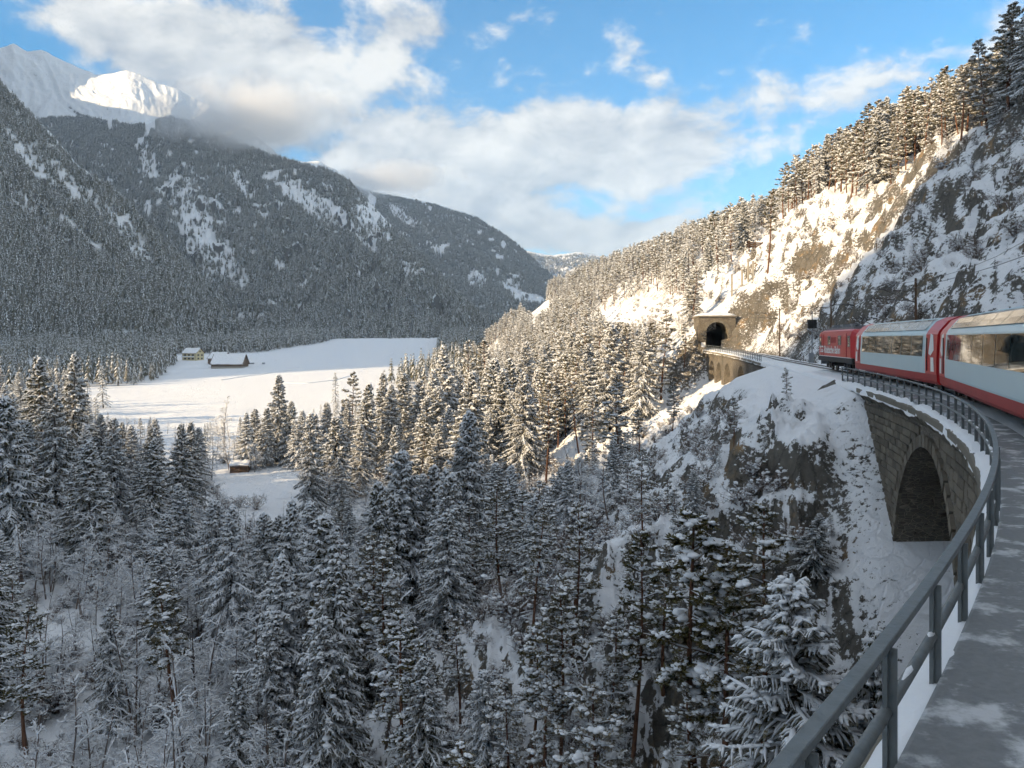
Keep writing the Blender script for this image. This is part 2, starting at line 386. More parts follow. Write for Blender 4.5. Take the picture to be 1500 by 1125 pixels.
def terrain(X, Y, rough=True):
    X = np.asarray(X, float); shp = X.shape; X = X.ravel(); Y = np.asarray(Y, float).ravel()
    s, d = to_track(X, Y)
    shift = np.interp(Y, [0, 300, 380, 470, 560, 590, 620, 660, 720, 800, 2000], [0, 0, -12, -20, -43, -43, -22, 40, 150, 500, 3000])
    wob = 7*fbm(X/60, Y/60, 3, 5)*sstep(s, 158, 220)
    de = d-shift+wob
    zs = np.zeros_like(X)
    for k in range(len(_PROF)-1):
        a, b = _PROF[k][0], _PROF[k+1][0]
        m = (s >= a if k else s > -1e9) & (s < b if k < len(_PROF)-2 else s < 1e9)
        if not m.any(): continue
        w = np.clip((s[m]-a)/(b-a), 0, 1)
        za = np.interp(de[m], _PROF[k][1], _PROF[k][2]); zb = np.interp(de[m], _PROF[k+1][1], _PROF[k+1][2])
        zs[m] = za+(zb-za)*w
    fl = floor_z(Y)
    if rough:
        line = 1-sstep(np.abs(d), 2.9, 6.5)
        line = np.where(s > 153, 0, line)
        cl = sstep(d, 3.2, 8)*(1-sstep(d, 34, 55))*(1-sstep(s, 190, 240))
        le = sstep(-d, 3.2, 6.5)*np.where((s > 55) & (s < 97), sstep(-d, 6, 9), 1)*(1-sstep(-d, 26, 42))*(1-sstep(s, 130, 170))
        # rock ledges: ridges running across the slope, risers steep and treads flat
        n0 = ridged(X/17, Y/17, 4, 11); n1 = fbm(X/5.2, Y/5.2, 4, 21); n2 = ridged(X/2.4, Y/2.4, 3, 31)+.45*ridged(X/1.05+Y/3, Y/1.05, 2, 33)
        le = le*np.where(s < 56, 1.15+.9*np.exp(-((s-40)/9)**2-((d+9)/6)**2), 1.0)
        zs = zs+cl*(2.6*n0+1.9*n1+.7*n2-.6+2.2*ridged((X+.6*Y)/9, (Y-.6*X)/22, 3, 14))+le*(1.5*n0+1.3*n1+.85*n2-.6)
        st = 2.7+1.1*vnoise(X/25, Y/25, 8)
        q = zs/st+2.6*vnoise(X/19, Y/19, 41)+.8*vnoise(X/4.5, Y/4.5, 43); fq = q-np.floor(q)
        ter = (np.floor(q)+sstep(fq, .30, .92)-q)*st
        amt = cl*.75*sstep(vnoise(X/16, Y/16, 44), .30, .75)+le*.38*sstep(vnoise(X/8, Y/8, 45), .35, .75)
        zs = zs+ter*amt
        far = sstep(s, 158, 200)
        zs = zs+far*(2.2*fbm(X/22, Y/22, 4, 51)+1.2*ridged(X/9, Y/9, 3, 52)*(1-sstep(Y, 350, 500)))*(1-sstep(fl+2-zs, 0, 3))
        zs = zs*(1-0*line)
    z = fl+np.log1p(np.exp(np.clip((zs-fl)/1.6, -30, 30)))*1.6-.15
    z = np.where((zs-fl) > 30*1.6, zs, z)
    if rough:
        flat = np.exp(-np.clip(zs-fl, 0, 50)/4)
        fld = sstep(Y, 300, 360)*(1-sstep(Y, 900, 1000))*sstep(-X, -10, 30)
        z = z+flat*((1-fld)*(1.1*fbm(X/28, Y/28, 4, 61)+.35*fbm(X/6, Y/6, 3, 62))+fld*(.9*fbm(X/110, Y/110, 2, 63)))
    return z.reshape(shp)

def build_ground():
    th = np.concatenate([np.arange(-180, -80, 4), np.arange(-80, -39, .8), np.arange(-39, 39, .125), np.arange(39, 80, .8), np.arange(80, 180, 4)])
    th = np.radians(th)
    r = 5*np.exp(np.arange(0, math.log(12000/5), .0098))
    r = np.append(r, 14000)
    A, B = np.meshgrid(th, r)                # rows r, cols th
    X = B*np.sin(A); Y = B*np.cos(A)
    Z = terrain(X, Y)
    nr, nc = X.shape
    V = np.stack([X, Y, Z], -1).reshape(-1, 3)
    i = np.arange(nr-1)[:, None]*nc; j = np.arange(nc)[None]; j2 = (j+1) % nc
    F = np.stack([i+j, i+nc+j, i+nc+j2, i+j2], -1).reshape(-1, 4)
    # the tunnel bore leaves a hole in the hill
    c = V[F].mean(1); near = (np.abs(c[:, 1]-152) < 12) & (np.abs(c[:, 0]-40) < 12)
    sd = to_track(c[near, 0], c[near, 1])
    kill = np.zeros(len(F), bool); kill[np.where(near)[0]] = (np.abs(sd[1]) < 2.7) & (sd[0] > 149.0) & (sd[0] < 152.0)
    g = G(); g.add(V, F[~kill])
    o = obj('ground', mesh_of('ground', g, M_GROUND, True))
    tag(o, 'snow covered valley floor and rocky slope below the railway', None, None, 'structure')
build_ground()

# ------------------------------------------------------------------ mountains
def grid_mountain(name, label, crest, base, nu, nv, amp, seed, power=1.15, back=True, gul=1.0, mat=None, fine=1.0):
    """a mountain flank between a foot line and a crest line, broken by gullies"""
    crest = np.array(crest, float); base = np.array(base, float)
    def resample(P, n):
        L = np.concatenate([[0], np.cumsum(np.linalg.norm(np.diff(P[:, :2], axis=0), axis=1))]); u = np.linspace(0, L[-1], n)
        return np.stack([np.interp(u, L, P[:, k]) for k in range(3)], 1)
    base[:, 2] -= 30
    Cn = resample(crest, nu); Bn = resample(base, nu)
    t = np.linspace(0, 1, nv)[None, :, None]
    P = Bn[:, None]*(1-t)+Cn[:, None]*t
    zz = Bn[:, None, 2]+(Cn[:, None, 2]-Bn[:, None, 2])*(t[..., 0]**power)
    L = np.linalg.norm(Cn-Bn, axis=1)[:, None]
    u = np.linspace(0, 1, nu)[:, None]*np.linalg.norm(np.diff(crest[:, :2], axis=0), axis=1).sum()
    v = t[..., 0]*L
    n = gul*ridged(u/260+fbm(v/500, u/500, 2, seed+3), v/800, 5, seed)+fine*(.55*fbm(u/90, v/110, 5, seed+9)+.35*ridged(u/45, v/60, 3, seed+5))
    w = np.sin(np.clip(t[..., 0], 0, 1)*math.pi)**.7*.85+.22*t[..., 0]
    tgt = n*amp*w
    out = (Bn-Cn); out[:, 2] = 0; out /= np.linalg.norm(out, axis=1, keepdims=True)+1e-9
    P = P+out[:, None]*(tgt*.55)[..., None]
    P[..., 2] = zz+tgt*.8-amp*.10
    rows = P
    if back:
        bk = []
        for q in (1, 2, 3):
            r = Cn-out*q*.35*np.linalg.norm((Cn-Bn)[:, :2], axis=1)[:, None]
            r[:, 2] = Cn[:, 2]+(Bn[:, 2]-60-Cn[:, 2])*q/3.0
            bk.append(r)
        rows = np.concatenate([P, np.stack(bk, 1)], 1)
    a, b = rows.shape[:2]
    i = np.arange(a-1)[:, None]*b+np.arange(b-1)[None]
    g = G(); g.add(rows.reshape(-1, 3), np.stack([i, i+b, i+b+1, i+1], -1).reshape(-1, 4))
    o = obj('mountain', mesh_of('mountain', g, mat or M_MOUNT, True)); tag(o, label, None, None, 'structure')
    return P
def grid_points(P, n, rng, t0=.0, t1=1.0):
    a, b = P.shape[:2]
    fi = rng.random(n)*(a-1.001); fj = (t0+(t1-t0)*rng.random(n))*(b-1.001)
    i = fi.astype(int); j = fj.astype(int); x = (fi-i)[:, None]; y = (fj-j)[:, None]
    p = (P[i, j]*(1-x)+P[i+1, j]*x)*(1-y)+(P[i, j+1]*(1-x)+P[i+1, j+1]*x)*y
    du = P[i+1, j]-P[i, j]; dv = P[i, j+1]-P[i, j]
    nn = np.cross(du, dv); ar = np.linalg.norm(nn, axis=1); nn /= ar[:, None]+1e-9
    return p, np.abs(nn[:, 2]), ar, fj/(b-1)

def sunpos(p, a, z):
    z *= 1.15      # p metres across the sunlight, a metres towards the sun
    return (SH.x*a+SH.y*p, SH.y*a-SH.x*p, z)
ERID = ((-900, 560), (-400, 600), (-60, 620), (40, 520), (60, 440), (70, 392), (80, 338), (100, 305), (130, 298), (190, 285), (220, 250), (260, 190), (330, 170), (430, 190), (500, 290), (560, 360), (623, 410), (700, 480), (900, 600), (1300, 760), (1800, 840), (2279, 890), (2600, 1090), (3000, 960, 950), (3120, 900, 760), (3225, 900, 720), (3262, 960, 735), (3300, 1060, 760), (3380, 1110, 800), (3534, 1110, 900), (3950, 1130, 900))  # unseen ridge; crest heights chosen for where shade and sun should fall
crestE = [sunpos(p_, a_[0] if a_ else 1150, z_) for p_, z_, *a_ in ERID]
baseE = [sunpos(p_, (a_[0] if a_ else 1150)-(430 if p_ < 2900 else 110), -25 if p_ < 2900 else 300) for p_, z_, *a_ in ERID]
PE = grid_mountain('mountain', 'high unseen ridge beyond the valley side, crest and saddle shaped for shade', crestE, baseE, 900, 40, 12, 150, 1.1, True, .4)
crestA = [at(-260, 60, 1180), at(-75, 60, 1120), at(0, 118, 1100), at(35, 155, 1090), at(71, 192, 1075), at(117, 242, 1050), at(178, 286, 1020), at(220, 328, 1000), at(300, 415, 960), at(345, 470, 930), at(375, 497, 900)]
baseA = [at(-300, 498, 740), at(-60, 498, 760), at(60, 497, 780), at(180, 497, 800), at(280, 498, 830), at(370, 499, 870)]
PA = grid_mountain('mountain', 'steep forested mountain flank with rock bands rising beside the valley', crestA, baseA, 420, 130, 26, 100, 1.1)
crestB = [at(-20, 150, 2500), at(60, 172, 2450), at(110, 168, 2400), at(160, 172, 2300), at(215, 180, 2200), at(250, 168, 2150), at(290, 178, 2100), at(340, 205, 2050), at(400, 224, 2000),
          at(443, 240, 1950), at(480, 252, 1900), at(512, 268, 1850), at(545, 300, 1750), at(580, 335, 1650), at(640, 396, 1500), at(700, 452, 1350), at(735, 486, 1250), at(760, 500, 1200)]
baseB = [at(-40, 490, 1250), at(60, 489, 1180), at(200, 489, 1120), at(330, 490, 1080), at(450, 492, 1050), at(560, 494, 1040), at(650, 496, 1060), at(720, 497, 1090), at(755, 501, 1150)]
PB = grid_mountain('mountain', 'broad dark forested mountain with its summit in cloud', crestB, baseB, 560, 170, 40, 200, 1.12)
crestB2 = [at(420, 235, 3000), at(500, 262, 2950), at(560, 283, 2900), at(640, 298, 2850), at(700, 317, 2800), at(742, 345, 2700), at(790, 384, 2600), at(823, 411, 2500), at(850, 442, 2400), at(890, 490, 2300)]
baseB2 = [at(480, 480, 1900), at(600, 485, 1700), at(700, 492, 1500), at(760, 496, 1500), at(820, 497, 1600), at(870, 500, 1750)]
PB2 = grid_mountain('mountain', 'forested mountain shoulder sloping down to the valley mouth', crestB2, baseB2, 420, 130, 34, 300, 1.1)
crestC = [at(-160, 40, 2980), at(-60, 62, 2980), at(0, 70, 2980), at(20, 64, 2980), at(40, 74, 2970), at(60, 72, 2970), at(95, 90, 2950), at(140, 110, 2920), at(165, 108, 2910), at(186, 103, 2900), at(205, 110, 2900), at(235, 124, 2900),
          at(262, 132, 2900), at(300, 150, 2900), at(360, 185, 2900), at(430, 240, 2880), at(466, 236, 2880), at(492, 248, 2880), at(540, 295, 2880)]
baseC = [at(-160, 330, 2560), at(0, 330, 2540), at(150, 320, 2520), at(300, 330, 2500), at(560, 380, 2500)]
PC = grid_mountain('mountain', 'high treeless snow ridge with a sunlit peak behind the forested mountain', crestC, baseC, 420, 130, 46, 400, .9, True, 1.2, M_HIGH, .35)
crestD = [at(700, 372, 5600), at(770, 366, 5600), at(810, 372, 5600), at(850, 368, 5600), at(900, 376, 5600), at(960, 372, 5600), at(1040, 380, 5600), at(1150, 370, 5600)]
baseD = [at(700, 498, 3400), at(800, 500, 3400), at(950, 500, 3400), at(1150, 500, 3400)]
PD = grid_mountain('mountain', 'distant pale wooded hills closing the valley', crestD, baseD, 200, 80, 70, 500, .8)
# ------------------------------------------------------------------ tree shapes
def nrm(v): return v/(np.linalg.norm(v, axis=-1, keepdims=True)+1e-9)
def spruce(seed, H, Rm, nb, nt, snowy=1.0, K=6, narrow=.8):
    rng = np.random.default_rng(seed)
    trunk, crown, snow = G(), G(), G()
    k = np.linspace(0, 1, 7)
    bend = .012*H*np.sin(k*3+seed)
    TP = np.stack([bend, bend*.5, k*H], 1)
    trunk.tubes(TP[None], (.012*H*(1-k*.93)+.012)[None], 7)
    t = np.sort(rng.random(nb))*.9+.085
    t = .5*t+.5*np.linspace(.07, .985, nb)
    z = t*H
    prof = Rm*((1-t)**narrow)*(.62+.45*rng.random(nb))+.12
    prof *= .55+.45*sstep(t, .05, .16)
    big = rng.random(nb) < .10; prof[big] *= 1.18
    az = np.arange(nb)*2.39996+rng.normal(0, .35, nb)
    e0 = -.12+.95*t**2.2+rng.normal(0, .10, nb)
    droop = (.62-.45*t)*(.6+.7*rng.random(nb))
    x = np.linspace(0, 1, K)[None]
    az2 = az[:, None]+rng.normal(0, .22, nb)[:, None]*x
    rr = prof[:, None]*x
    dz = prof[:, None]*(e0[:, None]*x-droop[:, None]*x**2+.30*droop[:, None]*x**4)
    bx = np.interp(z, TP[:, 2], TP[:, 0])[:, None]; by = np.interp(z, TP[:, 2], TP[:, 1])[:, None]
    P = np.stack([bx+rr*np.cos(az2), by+rr*np.sin(az2), z[:, None]+dz], -1)
    crown.tubes(P, np.maximum(.008, .016*(prof[:, None]/Rm+.4)*(1-.8*x)), 3)
    # needles along the bough and on its side sprays
    D = nrm(P[:, -1]-P[:, 0]); Sd = nrm(np.cross(D, [0, 0, 1.0]))
    crown.ribbons(P-[0, 0, .03], .30*(1-.6*x)*(.5+prof[:, None]/Rm), Sd)
    xs = .14+.86*rng.random((nb, nt))**.75
    xi = xs*(K-1); i0 = np.minimum(xi.astype(int), K-2); fr = (xi-i0)[..., None]
    ar = np.arange(nb)[:, None]
    B = P[ar, i0]*(1-fr)+P[ar, i0+1]*fr
    sg = np.where(np.arange(nt) % 2 == 0, 1.0, -1.0)[None]
    a2 = az[:, None]+sg*(.5+.65*rng.random((nb, nt)))
    ln = prof[:, None]*.22*(1.12-xs)*(.6+.7*rng.random((nb, nt)))+.16+.10*rng.random((nb, nt))
    sl = -.35-.95*rng.random((nb, nt))*(1-.6*t[:, None])
    d1 = np.stack([np.cos(a2), np.sin(a2), sl+.25], -1); d2 = np.stack([np.cos(a2)*.9, np.sin(a2)*.9, sl-.35], -1)
    Q = np.stack([B, B+d1*ln[..., None]*.5, B+d1*ln[..., None]*.5+d2*ln[..., None]*.5], 2).reshape(-1, 3, 3)
    N = len(Q); l = ln.reshape(-1)
    hs = nrm(np.cross(Q[:, 2]-Q[:, 0], [0, 0, 1.0])+rng.normal(0, .25, (N, 3)))
    crown.ribbons(Q, np.array([.12, .12, .02])[None]*(.7+.6*rng.random((N, 1))), hs)
    vs = nrm(np.array([0, 0, 1.0])+rng.normal(0, .35, (N, 3)))
    crown.ribbons(Q-[0, 0, .09], np.array([.10, .15, .03])[None]*(.6+.8*rng.random((N, 1))), vs)
    # snow lying along boughs and sprays
    lump = .55+.9*rng.random((nb, K))
    sr = (.055+.065*prof[:, None]/Rm)*lump*(1-.35*x)*snowy
    keep = rng.random(nb) < .93
    sr[:, 0] *= .5; sr[:, -1] *= .35
    snow.tubes((P+[0, 0, .045])[keep], sr[keep]*1.15, 5, .62)
    kp = rng.random(N) < .74*snowy
    lw = (.5+.9*rng.random((N, 3)))*np.array([.045, .05, .016])*snowy
    snow.tubes((Q+[0, 0, .035])[kp], lw[kp]*1.1, 3, .7)
    # clumps caught on the sprays, and a few heavy pillows
    ck = np.where(rng.random(N) < .22*snowy)[0]; s1 = .05+.085*rng.random(len(ck))**1.6
    snow.blobs(Q[ck, rng.integers(0, 3, len(ck))]+[0, 0, .04], np.stack([s1*1.35, s1, s1*.7], 1), rng, 0, 1)
    nbl = int(nb*1.3*snowy)
    ii = rng.integers(0, nb, nbl); jj = rng.integers(2, K, nbl)
    s0 = (.11+.24*rng.random(nbl)**2)*(.5+.6*prof[ii]/Rm)
    snow.blobs(P[ii, jj]+[0, 0, .06], np.stack([s0*1.25, s0, s0*.62], 1), rng, 0, 1)
    snow.blobs(np.array([[TP[-1, 0], TP[-1, 1], H*.995]]), np.array([[.07, .07, .22]]), rng, 0, 1)
    return trunk, crown, snow
def pine(seed, H, Rm, nb, ntuft, snowy=1.0, bare=.42, lean=.0, blades=16, fat=1.0):
    rng = np.random.default_rng(seed)
    trunk, crown, snow = G(), G(), G()
    k = np.linspace(0, 1, 8)
    TP = np.stack([H*(lean*k**1.3)+.02*H*np.sin(k*4+seed), .02*H*np.sin(k*3+seed*1.7), k*H], 1)
    trunk.tubes(TP[None], (.0105*H*(1-k*.85)+.012)[None], 7)
    t = bare+(1-bare)*np.linspace(0, .985, nb)+rng.normal(0, .012, nb); t = np.clip(t, bare*.9, .99)
    h = (t-bare)/(1-bare)
    prof = Rm*np.clip(.45+.9*h-1.28*h**2.2, .10, 1.2)*(.6+.55*rng.random(nb))+.12
    az = np.arange(nb)*2.39996+rng.normal(0, .5, nb)
    e0 = -.05+.75*h**1.5+rng.normal(0, .18, nb)
    K = 5; x = np.linspace(0, 1, K)[None]
    rr = prof[:, None]*x; az2 = az[:, None]+rng.normal(0, .3, nb)[:, None]*x
    z = t*H; bx = np.interp(z, TP[:, 2], TP[:, 0])[:, None]; by = np.interp(z, TP[:, 2], TP[:, 1])[:, None]
    dr = .28*rng.random(nb)[:, None]
    P = np.stack([bx+rr*np.cos(az2), by+rr*np.sin(az2), z[:, None]+prof[:, None]*(e0[:, None]*x-dr*x**2+.1*x**3)], -1)
    trunk.tubes(P, np.maximum(.010, .028*(prof[:, None]/Rm+.3)*(1-.8*x)), 4)
    # dead stubs on the bare stem
    nd = 9; td = bare*(.35+.65*rng.random(nd)); ad = rng.random(nd)*6.28; ld = .25+.7*rng.random(nd)
    b0 = np.stack([np.interp(td*H, TP[:, 2], TP[:, 0]), np.interp(td*H, TP[:, 2], TP[:, 1]), td*H], 1)
    trunk.tubes(np.stack([b0, b0+np.stack([np.cos(ad)*ld, np.sin(ad)*ld, -.15*ld], 1)], 1), np.tile([[.018, .006]], (nd, 1)), 3)
    xs = .30+.70*rng.random((nb, ntuft))**.7; xi = xs*(K-1); i0 = np.minimum(xi.astype(int), K-2); fr = (xi-i0)[..., None]; ar = np.arange(nb)[:, None]
    C = P[ar, i0]*(1-fr)+P[ar, i0+1]*fr
    off = rng.normal(0, 1, C.shape)*np.array([1, 1, .35])*(.22*prof[:, None, None]*(1.15-xs[..., None]))
    C = (C+off).reshape(-1, 3); N = len(C)
    ts = fat*(.20+.20*rng.random(N))*(.65+.35*np.repeat(prof, ntuft)/Rm)
    dirs = nrm(rng.normal(0, 1, (N, blades, 3))+np.array([0, 0, .15])); dirs[..., 2] *= .75
    tip = C[:, None]+dirs*ts[:, None, None]*(.7+.6*rng.random((N, blades, 1)))
    base = C[:, None]+dirs*.12*ts[:, None, None]
    Q = np.stack([base, (base+tip)/2+[0, 0, -.02], tip], 2).reshape(-1, 3, 3)
    hs = nrm(np.cross(Q[:, 2]-Q[:, 0], rng.normal(0, 1, (len(Q), 3))))
    crown.ribbons(Q, fat*np.tile(np.array([[.04, .075, .015]]), (len(Q), 1)), hs)
    tw = np.stack([P[ar, i0].reshape(-1, 3), C], 1)
    crown.tubes(tw, np.tile([[.012, .006]], (N, 1)), 3)
    kp = rng.random(N) < .72*snowy
    sz = ts[kp]*(.34+.42*rng.random(kp.sum())**1.5)
    for _q in range(3):
        jt = rng.normal(0, .42, (len(sz), 3))*sz[:, None]*[1, 1, .25]; s3 = sz*rng.uniform(.45, .85, len(sz))
        snow.blobs(C[kp]+jt+np.stack([0*sz, 0*sz, ts[kp]*.28], 1), np.stack([s3*1.3, s3, s3*.55], 1), rng, 0, 1)
    hv = rng.random(N) < .07*snowy
    s2 = ts[hv]*(.62+.42*rng.random(hv.sum()))
    for _q in range(4):
        jt = rng.normal(0, .45, (len(s2), 3))*s2[:, None]*[1, 1, .5]; s3 = s2*rng.uniform(.4, .75, len(s2))
        snow.blobs(C[hv]+jt+np.stack([0*s2, 0*s2, ts[hv]*.2], 1), np.stack([s3*1.2, s3*.9, s3*.7], 1), rng, 0, 2)
    lump = .5+.9*rng.random((nb, K))
    snow.tubes(P+[0, 0, .05], (.05*lump*(1-.5*x))*snowy, 4, .7)
    return trunk, crown, snow
def bare_tree(seed, H, spread=.45, n1=16, n2=7, n3=5, snowy=1.0, stems=1):
    rng = np.random.default_rng(seed)
    trunk, crown, snow = G(), G(), G()
    for st in range(stems):
        k = np.linspace(0, 1, 7); an = rng.random()*6.28; ln = (.05 if stems == 1 else .30)*rng.random()*H
        b = .03*H*np.sin(k*4+seed+st)
        TP = np.stack([ln*k**1.4*math.cos(an)+b, ln*k**1.4*math.sin(an)+b*.6, k*H*(1-.2*rng.random()*(st > 0))], 1)
        trunk.tubes(TP[None], (.009*H*(1-k*.92)+.008)[None], 5)
        # limbs, branches, twigs
        t = .22+.76*rng.random(n1)
        def child(B, D, L, n, tilt, Kp):
            N = len(B)
            d = nrm(np.repeat(D, n, 0)*.75+rng.normal(0, tilt, (N*n, 3))+[0, 0, .18])
            return d
        B0 = np.stack([np.interp(t, k, TP[:, i]) for i in range(3)], 1)
        a = rng.random(n1)*6.283; L0 = spread*H*(1.08-t)*(.5+.6*rng.random(n1))+.25
        D0 = nrm(np.stack([np.cos(a), np.sin(a), .55+.7*rng.random(n1)], 1))
        def limb(B, D, L, r, ns, Kp=4):
            x = np.linspace(0, 1, Kp)[None, :, None]
            wig = rng.normal(0, .05, (len(B), Kp, 3))*L[:, None, None]; wig[:, 0] = 0
            P = B[:, None]+D[:, None]*L[:, None, None]*x+wig; P[..., 2] -= .22*L[:, None]*x[..., 0]**2
            crown.tubes(P, r*(1-.75*x[..., 0])*np.ones((len(B), 1)), ns)
            lw = (.6+.7*rng.random((len(B), Kp)))*(r+.012)*snowy; lw[:, -1] *= .4
            kp = rng.random(len(B)) < .8
            snow.tubes((P+[0, 0, r*.8+.006])[kp], lw[kp], 3, .7)
            return P
        P0 = limb(B0, D0, L0, .0040*H, 3, 5)
        def sub(P, L, n, fac):
            N = len(P); Kp = P.shape[1]
            x = .25+.75*rng.random((N, n)); xi = x*(Kp-1); i0 = np.minimum(xi.astype(int), Kp-2); fr = (xi-i0)[..., None]; ar = np.arange(N)[:, None]
            B = (P[ar, i0]*(1-fr)+P[ar, i0+1]*fr).reshape(-1, 3); D = nrm(P[ar, i0+1]-P[ar, i0]).reshape(-1, 3)
            d = nrm(D*.8+rng.normal(0, .55, B.shape)+[0, 0, .12]); l = (L[:, None]*fac*(1.15-x*.7)*(.6+.7*rng.random((N, n)))).reshape(-1)
            return B, d, l
        B1, D1, L1 = sub(P0, L0, n2, .5); P1 = limb(B1, D1, L1, .014, 3, 4)
        if n3:
            B2, D2, L2 = sub(P1, L1, n3, .55); P2 = limb(B2, D2, L2, .009, 3, 3)
    return trunk, crown, snow
def shrub(seed, H, n=26, snowy=1.0):
    rng = np.random.default_rng(seed); trunk, crown, snow = G(), G(), G()
    a = rng.random(n)*6.283; out = (.25+.75*rng.random(n))*H*.75; x = np.linspace(0, 1, 5)[None]
    top = H*(.45+.6*rng.random(n))
    P = np.stack([np.cos(a)[:, None]*out[:, None]*x**1.3, np.sin(a)[:, None]*out[:, None]*x**1.3, top[:, None]*(x*1.25-.3*x**3)-.15], -1)
    trunk.tubes(P, .018*(1-.7*x)*np.ones((n, 1)), 3)
    m = 7; xs = .35+.65*rng.random((n, m)); xi = xs*4; i0 = np.minimum(xi.astype(int), 3); fr = (xi-i0)[..., None]; ar = np.arange(n)[:, None]
    B = (P[ar, i0]*(1-fr)+P[ar, i0+1]*fr).reshape(-1, 3); d = nrm(rng.normal(0, 1, B.shape)+[0, 0, .5]); l = (.14+.3*rng.random(len(B)))*H*.6
    Q = np.stack([B, B+d*l[:, None]*.5, B+d*l[:, None]], 1)
    crown.tubes(Q, np.tile([[.010, .008, .004]], (len(B), 1)), 3)
    Q3 = np.repeat(Q[:, 1], 2, 0); d3 = nrm(rng.normal(0, 1, Q3.shape)+[0, 0, .3]); Q3 = np.stack([Q3, Q3+d3*(.1+.15*rng.random((len(Q3), 1)))*H], 1)
    crown.tubes(Q3, np.tile([[.008, .003]], (len(Q3), 1)), 3)
    kp = rng.random(len(B)) < .5*snowy; s = .03+.055*rng.random(kp.sum())**2*H
    snow.blobs(Q[kp][:, 1]+[0, 0, .03], np.stack([s*1.4, s, s*.6], 1), rng, 0, 1)
    snow.tubes(Q[kp]+[0, 0, .015], np.tile([[.022, .025, .008]], (kp.sum(), 1)), 3, .8)
    return trunk, crown, snow
def far_conifer(seed, H, Rm, tiers, ns, snowy):
    """a small conifer for woods seen from far away: ragged skirts of boughs, snow on their upper side"""
    rng = np.random.default_rng(seed); g = G()
    g.tubes(np.array([[[0, 0, -.5], [0, 0, H*.55]]]), np.array([[.018*H, .008*H]]), 4, 1, 2)
    for i in range(tiers):
        t = .10+.86*i/tiers; z0 = H*(t+1.1*(1-t)/tiers+.03); z1 = H*t
        r = Rm*(1-t)**.85*(.85+.25*rng.random())+.12
        n = max(4, int(ns*(1-.45*t))); a = (np.arange(n)+rng.random(n)*.6)*2*math.pi/n
        rr = r*(.6+.6*rng.random(n)); w = 1.7*math.pi*r/n*(.7+.4*rng.random(n))
        tip = np.stack([np.cos(a)*rr, np.sin(a)*rr, z1-.22*rr+0*a], 1); root = np.stack([0*a, 0*a, z0+0*a], 1)
        mid = root*.45+tip*.55+np.stack([0*a, 0*a, .10*rr], 1); sd = np.stack([-np.sin(a), np.cos(a), 0*a], 1)
        g.ribbons(np.stack([root, mid, tip], 1), np.stack([.1*w, w, .15*w], 1), sd, 0)
        kp = rng.random(n) < snowy
        up = np.array([0, 0, .06])*H/12
        g.ribbons((np.stack([root*.7+mid*.3, mid, tip*.9+mid*.1], 1)+up)[kp], np.stack([.06*w, w*.55, .12*w], 1)[kp], sd[kp], 1)
    return g
KM = {'spruce': (M_BARK, M_NEEDLE, M_TSNOW), 'pine': (M_PBARK, M_PNEEDLE, M_TSNOW), 'bare': (M_TWIG, M_TWIG, M_TSNOW), 'shrub': (M_TWIG, M_TWIG, M_TSNOW)}
def protos(kind, specs):
    out = []
    for i, (fn, H) in enumerate(specs):
        tr, cr, sn = fn
        m = KM[kind]
        mt = mesh_of(kind+'_trunk', tr, m[0], True); mc = mesh_of(kind+'_crown', cr, m[1]); ms = mesh_of(kind+'_snow', sn, m[2], True)
        out.append((H, mt, mc, ms))
    return out
HI = {
 'spruce': protos('spruce', [(spruce(1, 18, 4.7, 190, 34), 18), (spruce(2, 18, 5.3, 200, 34, 1.15), 18), (spruce(3, 18, 3.7, 180, 30, .95, narrow=.75), 18), (spruce(4, 18, 4.8, 165, 32, .8, narrow=.95), 18), (spruce(5, 18, 5.6, 195, 34, 1.3, narrow=1.0), 18)]),
 'pine': protos('pine', [(pine(11, 13, 2.2, 44, 9), 13), (pine(12, 13, 2.6, 40, 10, 1.15, .30), 13), (pine(13, 13, 1.8, 40, 8, .9, .5, .10), 13), (pine(14, 13, 2.4, 50, 9, 1.25, .22), 13)]),
 'bare': protos('bare', [(bare_tree(21, 11, .40, 18, 8, 6, 1.7), 11), (bare_tree(22, 11, .5, 16, 8, 6, 1.9), 11), (bare_tree(23, 11, .42, 9, 7, 5, 1.7, 3), 11)]),
 'shrub': protos('shrub', [(shrub(31, 1.6), 1.6), (shrub(32, 1.6, 34, 1.2), 1.6), (shrub(33, 1.6, 20, .8), 1.6)]),
}
def lodmesh(kind, parts):
    g = G(); m = KM[kind]
    for i, p in enumerate(parts):
        n0 = g.n
        g.V += p.V; g.F += [(f+n0, i) for f, _ in p.F]; g.n += p.n
    return mesh_of(kind+'_distant', g, list(m))
def fmesh(seed, H, Rm, tiers, ns, snowy, nm=M_NEEDLE): return mesh_of('conifer_distant', far_conifer(seed, H, Rm, tiers, ns, snowy), [nm, M_TSNOW, M_BARK])
MID = [(14, lodmesh('spruce', spruce(41, 14, 2.9, 60, 7, 1.35, 4))), (14, lodmesh('spruce', spruce(42, 14, 2.4, 56, 7, 1.25, 4, .7))), (14, lodmesh('spruce', spruce(43, 14, 3.2, 60, 7, 1.5, 4))),
       (12, lodmesh('pine', pine(44, 12, 2.3, 26, 6, 1.2, .24, 0, 9, 1.75))), (12, lodmesh('pine', pine(45, 12, 2.6, 26, 6, 1.2, .32, 0, 9, 1.8))), (12, lodmesh('pine', pine(46, 12, 2.1, 24, 6, 1.1, .38, .04, 9, 1.7))),
       (10, lodmesh('bare', bare_tree(47, 10, .42, 8, 5, 3, 1.4))), (10, lodmesh('bare', bare_tree(48, 10, .5, 6, 5, 3, 1.4, 2)))]
